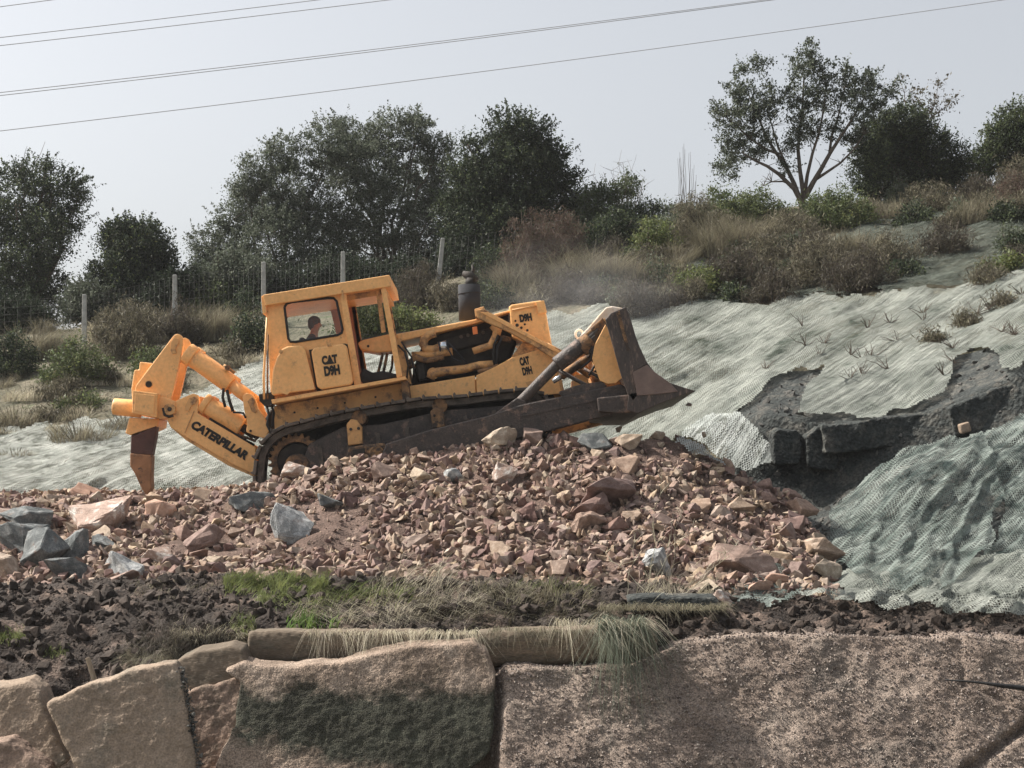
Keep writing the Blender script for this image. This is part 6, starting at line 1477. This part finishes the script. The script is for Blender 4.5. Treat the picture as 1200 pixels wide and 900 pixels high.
cyl('blade_link', [(690,440),(697,428),(704,420)], 1.4, 'arm', 28.86, None, 8); cyl('blade_link', [(697,436),(704,428),(708,417)], 1.4, 'arm', 28.88, None, 8)
cyl('hose', [(690,400),(696,412),(690,424),(680,432)], 1.3, 'rubber', 28.7, None, 8)
plate('arm_top_lug', [(655,459),(674,452),(690,449),(705,447),(712,452),(700,458),(660,466)], 28.66, 0.2, 'arm', 0.015)
cyl('lift_ram', [(640,404),(668,420),(694,438)], 5.5, 'orange_dirty', 29.5, 29.2, 18); cyl('lift_ram', [(640,404),(668,420),(694,438)], 5.5, 'orange_dirty', mir(29.5), 29.2, 18)

# --- driver ------------------------------------------------------
hp = P(369.5, 380, 30.4); pr = empty('person', hp - Vector((0, 0, 1.12))); tag(pr, 'driver with brown hair, dark clothes and orange vest sitting in the cab', 'person')
def skinned(name, verts, edges, radii, m, parent, root=0, lvl=2):
    L = ORIGIN[parent]; me = bpy.data.meshes.new(name); me.from_pydata([Vector(v) - L for v in verts], edges, []); me.update()
    o = bpy.data.objects.new(name, me); COL.objects.link(o); o.parent = parent; me.materials.append(M[m])
    sk = o.modifiers.new('skin', 'SKIN'); sd = me.skin_vertices[0].data if me.skin_vertices else None
    if sd is None:
        bm = bmesh.new(); bm.from_mesh(me); bm.verts.layers.skin.verify(); bm.to_mesh(me); bm.free(); sd = me.skin_vertices[0].data
    for i, r in enumerate(radii): sd[i].radius = r if hasattr(r, '__len__') else (r, r); sd[i].use_root = (i == root)
    ss = o.modifiers.new('subsurf', 'SUBSURF'); ss.levels = lvl; ss.render_levels = lvl; sk.use_smooth_shade = True
    return o
h = hp
B = [h + Vector(v) for v in [(-.10,0,-.72),(-.10,0,-.48),(-.06,0,-.26),(-.02,0,-.14),(0,0,-.02),(.01,0,.06),
     (-.05,-.19,-.23),(.02,-.25,-.47),(.26,-.20,-.50),(-.05,.19,-.23),(.02,.25,-.47),(.26,.20,-.50),
     (.0,-.11,-.74),(.42,-.14,-.70),(.46,-.14,-1.06),(.58,-.14,-1.09),(.0,.11,-.74),(.42,.14,-.70),(.46,.14,-1.06),(.58,.14,-1.09),(.115,0,-.015),(.34,-.20,-.50),(.34,.20,-.50)]]
E = [(0,1),(1,2),(2,3),(3,4),(4,5),(2,6),(6,7),(7,8),(2,9),(9,10),(10,11),(0,12),(12,13),(13,14),(14,15),(0,16),(16,17),(17,18),(18,19),(4,20),(8,21),(11,22)]
Rr = [.16,.155,.15,.055,.085,.08,.062,.048,.036,.062,.048,.036,.09,.07,.05,.04,.09,.07,.05,.04,.012,.03,.03]
skinned('body', B, E, Rr, 'skin', pr)
skinned('jacket', [B[0] + Vector((0,0,.04)), B[1], B[2], B[2] + Vector((.01,0,.07)), B[6], B[7], B[7].lerp(B[8], .8), B[9], B[10], B[10].lerp(B[11], .8)], [(0,1),(1,2),(2,3),(2,4),(4,5),(5,6),(2,7),(7,8),(8,9)], [.18,.175,.17,.075,.08,.062,.05,.08,.062,.05], 'coat', pr)
skinned('trousers', [B[0], B[12], B[13], B[14], B[16], B[17], B[18]], [(0,1),(1,2),(2,3),(0,4),(4,5),(5,6)], [.17,.10,.082,.062,.10,.082,.062], 'coat', pr)
skinned('vest', [B[0] + Vector((-.02,0,.06)), B[1] + Vector((-.03,0,0)), B[2] + Vector((-.045,0,-.02))], [(0,1),(1,2)], [.18,.18,.165], 'vest', pr, 0, 2)
hr = MB()
for ci, (dx, dzz, rx, ry, rz) in enumerate([(-.018, .045, .108, .090, .095), (-.05, .0, .075, .083, .105)]):
    N, K = 14, 10
    vs = [h + Vector((dx + rx * math.cos(2*math.pi*i/N) * math.sin(math.pi*(j+.5)/K), ry * math.sin(2*math.pi*i/N) * math.sin(math.pi*(j+.5)/K), dzz + rz * math.cos(math.pi*(j+.5)/K))) for j in range(K) for i in range(N)]
    hr.add(vs, [(j*N+i, j*N+(i+1) % N, (j+1)*N+(i+1) % N, (j+1)*N+i) for j in range(K-1) for i in range(N)] + [tuple(range(N))[::-1], tuple((K-1)*N+i for i in range(N))])
hr.build('hair', 'hair', pr, smooth=True)
for s in (-1, 1):
    e = MB(); c = h + Vector((.075, s * .033, .012)); e.tube([c, c + Vector((.012, 0, 0))], [.011, .006], 8); e.build('eye', 'black', pr, smooth=True)
